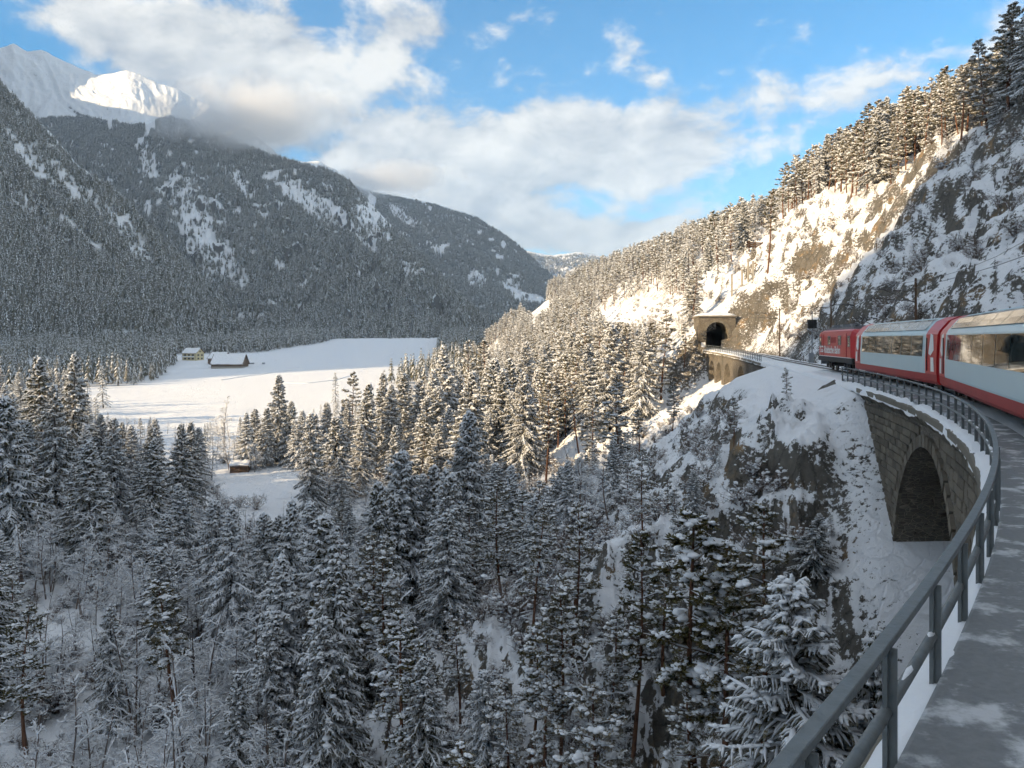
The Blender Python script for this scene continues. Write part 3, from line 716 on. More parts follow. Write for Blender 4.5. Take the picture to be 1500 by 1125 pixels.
FAR2 = [(13, fmesh(55, 13, 2.6, 9, 10, .65)), (13, fmesh(56, 13, 2.2, 9, 10, .55)), (13, fmesh(57, 13, 3.0, 8, 10, .7)), (13, fmesh(58, 13, 2.4, 8, 9, .5))]
FAR = [(13, fmesh(51, 13, 2.9, 6, 7, .50)), (13, fmesh(52, 13, 2.5, 6, 7, .42)), (13, fmesh(53, 13, 3.2, 5, 7, .55)), (13, fmesh(54, 13, 2.4, 5, 6, .38))]

def stuff_forest(name, label, P, H, idx, protos_, rng, cat='trees'):
    """one wood too far away or too dense to count: instances on points"""
    me = bpy.data.meshes.new(name); me.vertices.add(len(P)); me.vertices.foreach_set('co', np.asarray(P, np.float32).ravel())
    base = np.array([p[0] for p in protos_])
    for nm, arr, ty in (('sc', H/base[idx], 'FLOAT'), ('rz', rng.random(len(P))*6.283, 'FLOAT'), ('ix', idx, 'INT')):
        at_ = me.attributes.new(nm, ty, 'POINT'); at_.data.foreach_set('value', np.asarray(arr, np.int32 if ty == 'INT' else np.float32))
    o = obj(name, me)
    ng = bpy.data.node_groups.new(name, 'GeometryNodeTree')
    ng.interface.new_socket('Geometry', in_out='INPUT', socket_type='NodeSocketGeometry'); ng.interface.new_socket('Geometry', in_out='OUTPUT', socket_type='NodeSocketGeometry')
    N = ng.nodes; L = ng.links
    gi = N.new('NodeGroupInput'); go = N.new('NodeGroupOutput'); iop = N.new('GeometryNodeInstanceOnPoints')
    gti = N.new('GeometryNodeJoinGeometry')
    for H0, pm in reversed(protos_):
        po = SRC.get(pm.name)
        if po is None: po = SRC[pm.name] = bpy.data.objects.new(pm.name, pm)
        oi = N.new('GeometryNodeObjectInfo'); oi.inputs['Object'].default_value = po; oi.inputs['As Instance'].default_value = True
        L.new(oi.outputs['Geometry'], gti.inputs[0])
    def na(nm, ty):
        n = N.new('GeometryNodeInputNamedAttribute'); n.data_type = ty; n.inputs[0].default_value = nm; return n.outputs[0]
    cx = N.new('ShaderNodeCombineXYZ'); L.new(na('rz', 'FLOAT'), cx.inputs[2])
    L.new(gi.outputs[0], iop.inputs['Points']); L.new(gti.outputs[0], iop.inputs['Instance']); iop.inputs['Pick Instance'].default_value = True
    L.new(na('ix', 'INT'), iop.inputs['Instance Index']); L.new(cx.outputs[0], iop.inputs['Rotation']); L.new(na('sc', 'FLOAT'), iop.inputs['Scale'])
    L.new(iop.outputs[0], go.inputs[0])
    md = o.modifiers.new('trees', 'NODES'); md.node_group = ng
    tag(o, label, cat, None, 'stuff')
    return o
SRC = {}

# ------------------------------------------------------------------ where trees stand
rng = np.random.default_rng(77)
def in_poly(px, py, poly):
    poly = np.asarray(poly, float); r = np.zeros(px.shape, bool); j = len(poly)-1
    for i in range(len(poly)):
        xi, yi = poly[i]; xj, yj = poly[j]
        r ^= ((yi > py) != (yj > py)) & (px < (xj-xi)*(py-yi)/(yj-yi+1e-9)+xi); j = i
    return r
FIELD = [(135, 585), (195, 618), (330, 612), (450, 606), (500, 590), (560, 565), (632, 540), (648, 495), (505, 493), (468, 503), (385, 516), (262, 520), (258, 533), (238, 552), (170, 575)]
def open_ground(P):
    """clearings, the field, rock faces and the line itself: nothing grows there"""
    px, py = proj(P); m = in_poly(px, py, FIELD) & (P[:, 1] > 280)
    for cx, cy, rx, ry, y0, y1 in ((405, 715, 42, 34, 120, 230), (455, 662, 26, 32, 150, 260), (960, 455, 62, 22, 160, 600), (900, 472, 45, 16, 160, 600), (785, 462, 22, 24, 300, 700), (1085, 458, 62, 34, 150, 320), (1200, 362, 105, 46, 130, 320),
                                   (330, 464, 48, 8, 800, 1500), (65, 532, 34, 7, 300, 800), (185, 432, 10, 8, 300, 1500), (715, 522, 26, 8, 300, 900), (60, 930, 60, 50, 40, 120), (120, 800, 30, 40, 60, 110), (1085, 1090, 120, 60, 20, 60), (1240, 960, 36, 40, 15, 60),
                                   (1190, 660, 30, 70, 30, 100), (1100, 590, 90, 40, 50, 110), (1240, 575, 34, 26, 30, 100)):
        m |= (((px-cx)/rx)**2+((py-cy)/ry)**2 < 1) & (P[:, 1] > y0) & (P[:, 1] < y1)
    return m
def scatter(x0, x1, y0, y1, c):
    gx, gy = np.meshgrid(np.arange(x0, x1, c), np.arange(y0, y1, c))
    X = (gx+rng.uniform(-.45, .45, gx.shape)*c).ravel(); Y = (gy+rng.uniform(-.45, .45, gy.shape)*c).ravel()
    k = (X > -.80*Y-15) & (X < .74*Y+12) & (Y > 20)
    return X[k], Y[k]
NEAR_TOP = [(-200, 560), (0, 590), (60, 600), (110, 640), (200, 665), (300, 730), (400, 745), (470, 735), (520, 720), (600, 690), (700, 640), (780, 700), (850, 640), (900, 600), (960, 640), (1010, 720), (1060, 770), (1150, 800), (1250, 850), (1300, 950), (1360, 1100), (1700, 1200)]
MIDTOP = [(-200, 480), (0, 500), (110, 520), (150, 600), (250, 612), (300, 612), (345, 605), (440, 600), (500, 580), (600, 560), (660, 505), (720, 505), (800, 490), (900, 470), (980, 470), (1020, 545), (1060, 570), (1120, 600), (1700, 600)]
TREES = []      # (x, y, z, height, kind)
def put(X, Y, H, kinds, Z=None, limit=True, hmin=4.0):
    Z = terrain(X, Y) if Z is None else Z
    P = np.stack([X, Y, Z], 1); keep = ~open_ground(P)
    px, pyt = proj(np.stack([X, Y, Z+H], 1))
    if limit:
        lim = np.where(Y < 130, np.interp(px, *zip(*NEAR_TOP)), np.where(Y < 330, np.interp(px, *zip(*MIDTOP)), -1e3))
        lim = lim+rng.uniform(0, 45, len(X))*np.clip(60/Y, .2, 1)
        zmax = -(lim-HZ)/FPX*Y
        H = np.minimum(H, zmax-Z)
    keep &= H > hmin
    for i in np.where(keep)[0]: TREES.append((X[i], Y[i], Z[i], H[i], kinds[i]))
# wood below the viaduct and on the valley floor
X, Y = scatter(-130, 40, 24, 132, 5.5)
s_, d_ = to_track(X, Y); Z = terrain(X, Y)
pr = np.where(d_ > -5, 0, np.where((d_ > -22) & (s_ > 46) & (s_ < 105), np.where(d_ < -11, .85, .5), .95))
pr = np.where(X < -.30*Y, pr*.62, pr*.85)
k = rng.random(len(X)) < pr; X, Y, s_, d_ = X[k], Y[k], s_[k], d_[k]
u = X/Y; q = rng.random(len(X))
q = np.where((Y < 43) & (q < .62), .80, q)
kind = np.where(u > .16, np.where(q < .72, 'pine', np.where(q < .85, 'spruce', 'bare')), np.where(u > -.18, np.where(q < .62, 'spruce', np.where(q < .88, 'pine', 'bare')), np.where(q < .34, 'spruce', np.where(q < .40, 'pine', 'bare'))))
H = np.where(kind == 'spruce', rng.uniform(9, 21, len(X)), np.where(kind == 'pine', rng.uniform(8, 14, len(X)), rng.uniform(5, 11, len(X))))
H = np.where((d_ > -22) & (s_ > 38), H*.55, H)
put(X, Y, H, kind, hmin=3.0)
X, Y = scatter(-14, 34, 26, 72, 4.2)
s_, d_ = to_track(X, Y); k = (d_ < -7.5) & (s_ < 60) & (rng.random(len(X)) < .62); X, Y = X[k], Y[k]
kind = np.where(rng.random(len(X)) < .66, 'pine', np.where(rng.random(len(X)) < .5, 'spruce', 'bare'))
put(X, Y, rng.uniform(5, 12, len(X)), kind, hmin=3.0)
# thickets of leafless trees along the gully
X, Y = scatter(-130, 5, 44, 132, 4.0)
k = (X < -.20*Y-3*vnoise(X/12, Y/12, 4)*4) & (rng.random(len(X)) < .8); X, Y = X[k], Y[k]
put(X, Y, rng.uniform(3.5, 9.5, len(X)), np.full(len(X), 'bare'), hmin=2.5)
# the trees that stand out
for px, py, Yy, kd in [(600, 655, 72, 'spruce'), (685, 598, 86, 'spruce'), (738, 706, 58, 'pine'), (660, 742, 56, 'spruce'), (815, 680, 74, 'spruce'), (902, 562, 100, 'pine'), (935, 600, 92, 'pine'), (415, 728, 70, 'spruce'), (325, 728, 84, 'spruce'), (278, 702, 96, 'spruce'),
                       (235, 798, 75, 'spruce'), (168, 880, 62, 'spruce'), (272, 842, 60, 'pine'), (388, 893, 52, 'spruce'), (345, 980, 47, 'spruce'), (462, 728, 82, 'spruce'), (22, 575, 104, 'spruce'), (78, 560, 126, 'spruce'), (132, 640, 104, 'spruce'), (165, 610, 128, 'spruce'), (222, 640, 116, 'spruce'), (110, 515, 150, 'spruce'), (60, 520, 160, 'spruce'),
                       (268, 618, 132, 'spruce'), (625, 955, 40, 'spruce'), (772, 915, 38, 'pine'), (716, 975, 40, 'spruce'), (1032, 738, 32, 'pine'), (1075, 800, 30, 'pine'), (1108, 742, 34, 'pine'), (975, 800, 38, 'pine'), (920, 660, 70, 'pine'), (868, 575, 110, 'pine'), (985, 560, 100, 'pine'), (830, 850, 44, 'pine'), (560, 830, 55, 'spruce'), (500, 860, 52, 'spruce'), (900, 900, 37, 'pine'),
                       (405, 548, 200, 'spruce'), (427, 586, 196, 'spruce'), (415, 582, 205, 'spruce'), (372, 598, 200, 'spruce'), (360, 603, 190, 'spruce'), (390, 596, 194, 'spruce'), (440, 600, 192, 'spruce'), (480, 588, 210, 'spruce'), (330, 580, 215, 'bare'), (512, 545, 205, 'pine'), (556, 545, 190, 'spruce'), (590, 545, 200, 'spruce'), (575, 560, 180, 'spruce'), (530, 560, 175, 'spruce'), (655, 495, 200, 'spruce'), (640, 540, 185, 'spruce'), (690, 500, 240, 'pine'), (712, 500, 245, 'pine'), (770, 560, 132, 'spruce'), (735, 540, 150, 'spruce'), (790, 545, 145, 'pine'), (860, 480, 175, 'pine'), (972, 455, 138, 'pine'), (1003, 470, 142, 'pine'), (830, 520, 150, 'pine'), (800, 560, 118, 'pine'), (925, 520, 135, 'pine')]:
    x, y, zt = at(px, py, Yy); zg = float(terrain(np.array([x]), np.array([y]))[0])
    if 3 < zt-zg: TREES.append((x, y, zg, min(zt-zg, 30), kd))
# valley floor farther on
X, Y = scatter(-300, 30, 130, 335, 7.2)
s_, d_ = to_track(X, Y); q = rng.random(len(X)); Z = terrain(X, Y)
k = (d_ < -8) & (rng.random(len(X)) < .80); X, Y, q, Z = X[k], Y[k], q[k], Z[k]
kind = np.where(X < -.12*Y, np.where(q < .42, 'spruce', 'bare'), np.where(q < .62, 'spruce', np.where(q < .85, 'pine', 'bare')))
H = np.where(kind == 'spruce', rng.uniform(12, 23, len(X)), np.where(kind == 'pine', rng.uniform(10, 15, len(X)), rng.uniform(5, 10, len(X))))
put(X, Y, H, kind, Z)
def hill_height(X, Y, Z, H):
    # young growth only in front of the open snow slopes
    px, pb = proj(np.stack([X, Y, Z], 1)); lim = np.interp(px, [850, 890, 930, 990, 1020], [380, 472, 472, 472, 380])
    m = (pb > lim) & (px > 850) & (px < 1035) & (Y < 420)
    return np.where(m, np.minimum(H, -(lim-HZ)/FPX*Y-Z), H)
# hillside behind the tunnel, pines on the ledge above the line
X, Y = scatter(-40, 330, 145, 690, 4.0)
s_, d_ = to_track(X, Y); Z = terrain(X, Y); fl = floor_z(Y); q = rng.random(len(X))
cliff = (d_ > 1) & (d_ < 30) & (Y < 210)
k = (Z > fl+2.5) & (rng.random(len(X)) < np.where(cliff, .13, .9)) & ~((np.abs(d_) < 6) & (s_ < 156))
X, Y, Z, q = X[k], Y[k], Z[k], q[k]
kind = np.where(q < .62, 'pine', np.where(q < .86, 'spruce', 'bare'))
put(X, Y, hill_height(X, Y, Z, np.where(kind == 'bare', rng.uniform(4, 7, len(X)), rng.uniform(9.5, 15.5, len(X)))), kind, Z, False)
X, Y = scatter(40, 240, 55, 260, 3.6)
s_, d_ = to_track(X, Y); k = (d_ > 26+4*vnoise(X/9, Y/9, 3)) & (d_ < 70) & (s_ < 195); X, Y = X[k], Y[k]
kind = np.where(rng.random(len(X)) < .8, 'pine', 'spruce')
put(X, Y, rng.uniform(9, 14, len(X)), kind, None, False)
# saplings on the slope in front of the arch
X, Y = scatter(4, 26, 24, 62, 2.7)
s_, d_ = to_track(X, Y); k = (d_ < -5) & (d_ > -16) & (s_ > 20) & (s_ < 56) & (rng.random(len(X)) < .5); X, Y = X[k], Y[k]
put(X, Y, rng.uniform(1.4, 4.2, len(X)), np.where(rng.random(len(X)) < .5, 'pine', 'spruce'), None, False, 1.0)
# shrubs on the rocky slopes
X, Y = scatter(0, 80, 24, 150, 2.3)
s_, d_ = to_track(X, Y)
k = (((d_ < -4.5) & (d_ > -30) & (rng.random(len(X)) < np.where((s_ > 18) & (s_ < 56), .5, .32))) | ((d_ > 5) & (d_ < 32) & (rng.random(len(X)) < .13))) & ((s_ < 49) | (d_ < -8) | (d_ > 4))
X, Y = X[k], Y[k]
put(X, Y, rng.uniform(.6, 1.9, len(X)), np.full(len(X), 'shrub'), None, False, .5)
X, Y = scatter(-130, 10, 40, 300, 5.5); s_, d_ = to_track(X, Y); k = (d_ < -18) & (rng.random(len(X)) < .6); X, Y = X[k], Y[k]
put(X, Y, rng.uniform(1.2, 3.6, len(X)), np.full(len(X), 'shrub'), None, False, .5)

LOOK = {'spruce': ('slim', 'broad heavily loaded', 'narrow spire-shaped', 'dark lightly dusted', 'wide-skirted'), 'pine': ('open-crowned', 'bushy', 'leaning', 'low-branched'), 'bare': ('single-stemmed', 'spreading', 'three-stemmed'), 'shrub': ('upright', 'dense', 'sparse')}
def zone(x, y, z, s, d):
    if d > 3 and s < 200:
        row = 'in the front row on the ledge' if 26 < d < 33 else 'back in the trees' if d >= 33 else 'on the cliff'
        return row+(' above the tunnel' if s > 150 else ' above the small-arched viaduct' if s > 118 else ' above the signal' if s > 86 else ' above the train')
    if y > 150 and z > floor_z(y)+4: return 'on the sunlit hillside beyond the tunnel' if y < 230 else 'high on the far wooded hillside'
    if s < 52 and d > -14: return 'on the steep slope under the stone viaduct'
    if s < 104 and d > -26: return 'on the snowy rock spur below the track'
    if y < 62: return 'deep in the shaded wood below the viaduct'
    if y < 110 and x < -25: return 'in the shaded valley bottom by the gully'
    if y < 110: return 'in the dark middle of the wood below the spur'
    if x > -30 and d > -70: return 'on the sunlit edge below the tunnel'
    return 'by the small timber hut' if math.hypot(x+66, y-188) < 30 else 'by the sunlit snowfield' if y > 230 else 'between the hut and the wood' if x > -66 else 'on the valley floor short of the snowfield'
def plant_all():
    A = np.array([t[:4] for t in TREES]); kd = np.array([t[4] for t in TREES])
    # nothing tall stands between the clearing with the hut and the line
    px, pt = proj(np.stack([A[:, 0], A[:, 1], A[:, 2]+A[:, 3]], 1)); fr_ = (px > 322) & (px < 438) & (A[:, 1] < 187) & (pt < 716)
    A[fr_, 3] = -(716+rng.uniform(0, 30, fr_.sum())-HZ)/FPX*A[fr_, 1]-A[fr_, 2]
    ok_ = A[:, 3] > 1.0; A, kd = A[ok_], kd[ok_]
    s, d = to_track(A[:, 0], A[:, 1])
    px, pt = proj(np.stack([A[:, 0], A[:, 1], A[:, 2]+A[:, 3]], 1)); _, pb = proj(A[:, :3])
    vis = (px > -60) & (px < 1560) & (pt < 1135) & (pb > -20)
    size = A[:, 3]/A[:, 1]*vis
    rest = np.zeros(len(A), bool)
    lim = {'spruce': 290, 'pine': 290, 'bare': 295, 'shrub': 295}
    word = {'spruce': ('spruce_tree', 'spruce', 'snowy spruce'), 'pine': ('pine_tree', 'pine', 'snowy pine'), 'bare': ('bare_tree', 'bare tree', 'leafless tree'), 'shrub': ('shrub', 'shrub', 'snow-dusted shrub')}
    for k, mx in lim.items():
        ids = np.where(kd == k)[0]; ids = ids[np.argsort(-size[ids])]
        chosen = [i for i in ids[:mx] if size[i] > 0]
        rest[[i for i in ids if i not in set(chosen)]] = True
        nm, cat, lab = word[k]
        for n, i in enumerate(chosen):
            hi_ = 3 if k == 'spruce' and (A[i, 0] < -50 and A[i, 1] < 170 and rng.random() < .7) else int(rng.integers(len(HI[k]))); H0, mt, mc, ms = HI[k][hi_]
            x, y, z, h = A[i]
            adj = {'spruce': ('tall ', '', 'young '), 'pine': ('tall ', '', 'young '), 'bare': ('tall ', '', 'small '), 'shrub': ('big ', '', 'low ')}[k][0 if h > {'spruce': 17, 'pine': 12, 'bare': 8.5, 'shrub': 1.9}[k] else 2 if h < {'spruce': 10, 'pine': 7.5, 'bare': 5.5, 'shrub': 1.1}[k] else 1]
            zn = zone(x, y, z, s[i], d[i])
            o = thing(nm, adj+LOOK[k][hi_]+' '+lab+' '+zn, cat, (x, y, z-.12), rng.random()*6.283, adj+LOOK[k][hi_]+' '+cat+' '+zn)
            f = h/H0; w = f**.8*rng.uniform(.9, 1.12) if k != 'shrub' else f
            if k == 'spruce': w = max(w, f*.92)
            w *= rng.uniform(.92, 1.25); o.rotation_euler[0] = rng.normal(0, .03); o.rotation_euler[1] = rng.normal(0, .03)
            o.scale = (w, w, f)
            for pn, me in (('trunk', mt), ('crown', mc), ('snow', ms)):
                q_ = obj(pn, me, o)
                if pn == 'snow': q_['kind'] = 'stuff'
    # the remaining trees, too many to count, stand as one wood
    ri = np.where(rest & vis & (A[:, 1] < 1000))[0]
    hill = (A[ri, 2] > floor_z(A[ri, 1])+4)
    for m_, nm, lab in ((hill, 'hillside_forest', 'dense snow-dusted wood covering the sunlit hillside'), (~hill, 'valley_forest', 'massed snow-dusted trees filling the valley bottom')):
        r = ri[m_]; r = r[kd[r] != 'shrub']
        if len(r) == 0: continue
        ix = np.where(kd[r] == 'spruce', rng.integers(0, 3, len(r)), np.where(kd[r] == 'pine', rng.integers(3, 6, len(r)), rng.integers(6, 8, len(r))))
        stuff_forest(nm, lab, A[r, :3]-[0, 0, .3], A[r, 3], ix, MID, rng)
    print('TREES', len(A), {k: int((kd == k).sum()) for k in lim}, 'stuff', len(ri))
plant_all()
# the flat wood behind the field
X, Y = scatter(-900, 260, 335, 1190, 6.2)
Z = terrain(X, Y); P = np.stack([X, Y, Z], 1)
k = ~open_ground(P) & (Z < floor_z(Y)+3) & (rng.random(len(X)) < np.where(Y < 560, .60, .9)) & ~((X > -240) & (X < 0) & (Y < 420))
P = P[k]; px, py = proj(P); H = rng.uniform(9, 17, len(P))
# nothing hides the farm or the field behind it
low = np.interp(px, [0, 230, 255, 258, 400, 470, 640, 650, 800], [470, 500, 512, 524, 524, 505, 498, 490, 480])
zmax = -(np.where((px > 255) & (px < 645) & (P[:, 1] < 700), low+12, 440)-HZ)/FPX*P[:, 1]
H = np.minimum(H, zmax-P[:, 2]); k = H > 5; P, H = P[k], H[k]
stuff_forest('plain_forest', 'dark wood on the flat ground behind the snowfield', P-[0, 0, .2], H*1.15, rng.integers(0, 4, len(P)), FAR2, rng)
def clothe(PG, n, nm, lab, t1, seed, patches, h0=9, h1=20, thr=.21, nzmin=.30):
    r = np.random.default_rng(seed)
    p, nz, ar, t = grid_points(PG, n, r, 0, t1)
    px, py = proj(p)
    m = (p[:, 1] > 200) & (px > -80) & (px < 1600) & (r.random(n) < ar/np.percentile(ar, 90)) & (nz > nzmin)
    m &= (vnoise(px/26, py/26, seed)*.5+vnoise(px/9, py/9, seed+1)*.5) > thr*(.8+.4*t)
    fi_ = (px-py*.9)/9.0
    m &= ~((ridged(fi_/4.5+vnoise(py/40, px/40, seed+4), py/90, 2, seed+6) > .86) & (vnoise(px/60, py/60, seed+8) > .42) & (t > .12))      # avalanche tracks
    for cx, cy, rx, ry, an in patches:
        a = math.radians(an); dx, dy = px-cx, py-cy; q = ((dx*math.cos(a)+dy*math.sin(a))/rx)**2+((-dx*math.sin(a)+dy*math.cos(a))/ry)**2
        m &= (q > .35+1.9*vnoise(px/5, py/5, seed+7)) | (r.random(n) < .16)
    stuff_forest(nm, lab, p[m]-[0, 0, 1.0], r.uniform(h0, h1, m.sum())*(1-.25*t[m]), r.integers(0, 4, m.sum()), FAR, r)
    print(nm, m.sum())
clothe(PA, 90000, 'mountain_forest', 'grey snow-dusted forest on the steep near mountain flank', .97, 501,
       [(105, 335, 90, 7, 38), (75, 260, 60, 18, 45), (140, 300, 60, 14, 40), (195, 350, 50, 14, 55), (30, 220, 40, 12, 50), (60, 330, 60, 8, 38), (20, 290, 40, 10, 30)])
clothe(PB, 190000, 'mountain_forest', 'dark snow-dusted forest on the broad mountain under the cloud', .98, 502,
       [(280, 310, 50, 28, 70), (300, 360, 50, 24, 70), (335, 385, 40, 14, 60), (465, 300, 60, 16, 35), (430, 285, 40, 10, 40), (545, 322, 34, 18, 50), (355, 270, 30, 8, 50), (330, 464, 50, 7, 0), (215, 245, 20, 8, 60), (600, 395, 14, 6, 30), (505, 325, 50, 5, 50)])
clothe(PB2, 100000, 'mountain_forest', 'hazy dark forest on the shoulder by the valley mouth', .98, 503,
       [(640, 365, 14, 5, 30), (755, 425, 22, 8, 60), (700, 410, 12, 12, 60), (590, 318, 20, 6, 40)], 11, 17)
clothe(PC, 14000, 'mountain_forest', 'thin high forest below the snow ridge', .42, 504, [(150, 180, 60, 16, 20), (120, 150, 60, 20, 10)], 10, 16, .45)
clothe(PD, 40000, 'mountain_forest', 'distant pale forest on the hills closing the valley', .92, 505, [], 18, 32, .2)
# ------------------------------------------------------------------ built things along the line
def m_masonry(c1, c2, scale):
    def fn(T, b):
        tc = T.n('ShaderNodeTexCoord').outputs['Object']
        mp = T.n('ShaderNodeMapping', ins={0: tc, 3: (1, 1, 1.9)}).outputs[0]
        vo = T.n('ShaderNodeTexVoronoi', ins={'Vector': mp, 'Scale': scale}); ve = T.n('ShaderNodeTexVoronoi', feature='DISTANCE_TO_EDGE', ins={'Vector': mp, 'Scale': scale})
        n = T.noise(tc, 3.5, 6, .7); big = T.noise(tc, .25, 3, .5)
        gr = T.n('ShaderNodeSeparateColor', ins={0: vo.outputs['Color']}).outputs[0]
        f = T.math('ADD', T.math('MULTIPLY', gr, .5), T.math('MULTIPLY', n, .5))
        col = T.mix(f, c1, c2); e = T.smooth(ve.outputs['Distance'], .01, .09)
        col = T.mix(e, [c*1.7 for c in c2], col)
        col = T.mix(T.smooth(big, .45, .75), col, [c*.75 for c in c1])
        T.link(col, b.inputs['Base Color']); b.inputs['Roughness'].default_value = .9
        bump(T, b, T.math('ADD', e, T.math('MULTIPLY', n, .5)), .8, .06)
    return fn
M_MASON = material('masonry', m_masonry((.075, .065, .05), (.18, .155, .12), 3.2))
M_STONE = pervar('wall_stone', (.115, .10, .078), .9, .5, (.25, .215, .165), 3.0, .6)
M_LEDGE = pervar('ledge_stone', (.15, .135, .105), .9, .35, (.26, .235, .19), 3.0, .5)
M_DARK = plain('tunnel_dark', (.03, .03, .03), .95)
M_STEEL = plain('rail_steel', (.10, .085, .075), .5, .6, .3, 4)
M_RAILING = plain('weathered_railing', (.17, .185, .185), .55, .2, .35, 7, .15)
M_RED = plain('red_paint', (.50, .022, .025), .35, 0, .10, .8, 0, .5)
M_REDDK = plain('dull_red_paint', (.36, .035, .035), .5, 0, .2, 1.2, 0, .4)
M_PALE = plain('pale_blue_paint', (.47, .62, .66), .35, 0, .08, .6, 0, .5)
M_WHITE = plain('white_paint', (.80, .80, .78), .45, 0, .05, 2)
M_GREY = plain('grey_paint', (.22, .23, .24), .5, 0, .15, 2)
M_BLACK = plain('dark_underframe', (.035, .033, .032), .7, 0, .3, 4)
M_GLASS = plain('dark_window_glass', (.030, .042, .042), .03, 0, .3, 1, 0, .4)
M_ROOFGLASS = plain('roof_glass', (.10, .12, .12), .10, 0, .2, 1, 0, .8)
M_WOOD = pervar('weathered_wood', (.11, .065, .04), .85, .35, (.20, .125, .075), 5, .3)
M_WALLY = plain('cream_plaster', (.62, .52, .30), .9, 0, .08, 1)
M_WALLW = plain('white_plaster', (.70, .66, .58), .9, 0, .08, 1)
M_CONC = plain('concrete', (.36, .33, .28), .9, 0, .2, 2, .2)

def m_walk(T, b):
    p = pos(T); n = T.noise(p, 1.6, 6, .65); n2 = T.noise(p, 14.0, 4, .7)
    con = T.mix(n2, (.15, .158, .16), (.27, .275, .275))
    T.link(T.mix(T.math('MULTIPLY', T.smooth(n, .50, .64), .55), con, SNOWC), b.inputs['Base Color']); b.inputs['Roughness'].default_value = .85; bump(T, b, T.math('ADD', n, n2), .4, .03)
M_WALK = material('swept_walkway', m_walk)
def along(s, d, z):
    x, y, h = track(s, d); return np.stack([x, y, np.broadcast_to(z, np.shape(x))], -1)
def sheet(g, rows, m=0):
    """rows: list of (N,3) lines joined by quads"""
    A = np.stack(rows, 1); a, b = A.shape[:2]
    i = np.arange(a-1)[:, None]*b+np.arange(b-1)[None]
    g.add(A.reshape(-1, 3), np.stack([i, i+b, i+b+1, i+1], -1).reshape(-1, 4), m)
def deck_z(s): return rail_z(s)-.38
def ground_z(s, d):
    x, y, h = track(np.asarray(s, float), d); return terrain(x, y)

def railway():
    s = np.arange(-40, 178, .5)
    s = np.concatenate([np.arange(-40, 0, .5), np.arange(0, 32, .16), np.arange(32, 178, .5)])
    g = G(); rows = []
    pd = [(-2.72, -.75), (-2.70, -.34), (-2.5, -.25), (-2.0, -.27), (-1.4, -.22), (-.95, -.16), (-.66, -.13), (-.42, -.15), (0, -.13), (.42, -.15), (.66, -.13), (1.0, -.16), (1.5, -.22), (2.1, -.25), (2.75, -.30), (3.1, -.8)]
    for d in np.concatenate([[-2.72, -2.70, -2.62], np.arange(-2.5, -.9, .13), [-.66, -.42, 0, .42, .66, 1.0, 1.5, 2.1, 2.75, 3.1]]):
        off = np.interp(d, [a for a, b in pd], [b for a, b in pd]); wk = float(abs(d) > .9)
        dd = d+(.07*fbm(s/1.1, s*0+d, 3, 75) if d < -2.4 else 0)
        x, y, h = track(s, dd)
        tread = -.07*np.exp(-((d+1.75+.15*np.sin(s*.7))/.22)**2)*np.clip(fbm(s/.34, s*0+round(d*3), 2, 76)+.45, 0, 1)     # a trodden line of footprints
        rows.append(np.stack([x, y, rail_z(s)+off+wk*(.10*fbm(x/.5, y/.5, 3, 71)+.10*fbm(x/2.2, y/2.2, 2, 72)+tread)], -1))
    sheet(g, rows)
    o = obj('trackbed', mesh_of('trackbed', g, M_SNOW, True)); tag(o, 'snow covered trackbed and walkway along the rails', None, None, 'structure')
    t = thing('railway_track', 'two dark rails running through the snow towards the tunnel', 'railway track')
    for d in (-.53, .53):
        g = G(); g.tubes(along(s, d, rail_z(s)-.03)[None], np.full((1, len(s)), .055), 4); part('rail', g, M_STEEL, t)
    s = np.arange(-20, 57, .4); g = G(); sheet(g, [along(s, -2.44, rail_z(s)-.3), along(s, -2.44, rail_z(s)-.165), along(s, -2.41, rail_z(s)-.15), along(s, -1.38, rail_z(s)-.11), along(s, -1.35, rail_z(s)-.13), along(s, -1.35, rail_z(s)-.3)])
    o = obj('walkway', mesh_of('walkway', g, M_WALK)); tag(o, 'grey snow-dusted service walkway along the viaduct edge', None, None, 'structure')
railway()

_stone = []
for q in range(6):
    r = np.random.default_rng(900+q); g = G()
    b = .46; f = .40
    v = [[sx*b, 0, sz*b] for sx in (-1, 1) for sz in (-1, 1)]+[[sx*(b-.01+.02*r.random()), .55+.25*r.random(), sz*(b-.03*r.random())] for sx in (-1, 1) for sz in (-1, 1)]+[[sx*(f-.07*r.random()), .85+.3*r.random(), sz*(f-.09*r.random())] for sx in (-1, 1) for sz in (-1, 1)]
    v = np.array(v); F = []
    for k in (0, 4):
        F += [[k, k+1, k+5, k+4], [k+1, k+3, k+7, k+5], [k+3, k+2, k+6, k+7], [k+2, k, k+4, k+6]]
    F.append([8, 9, 11, 10]); g.add(v, F); _stone.append(g)
STONE_ME = [mesh_of('stone', g, M_STONE) for g in _stone]

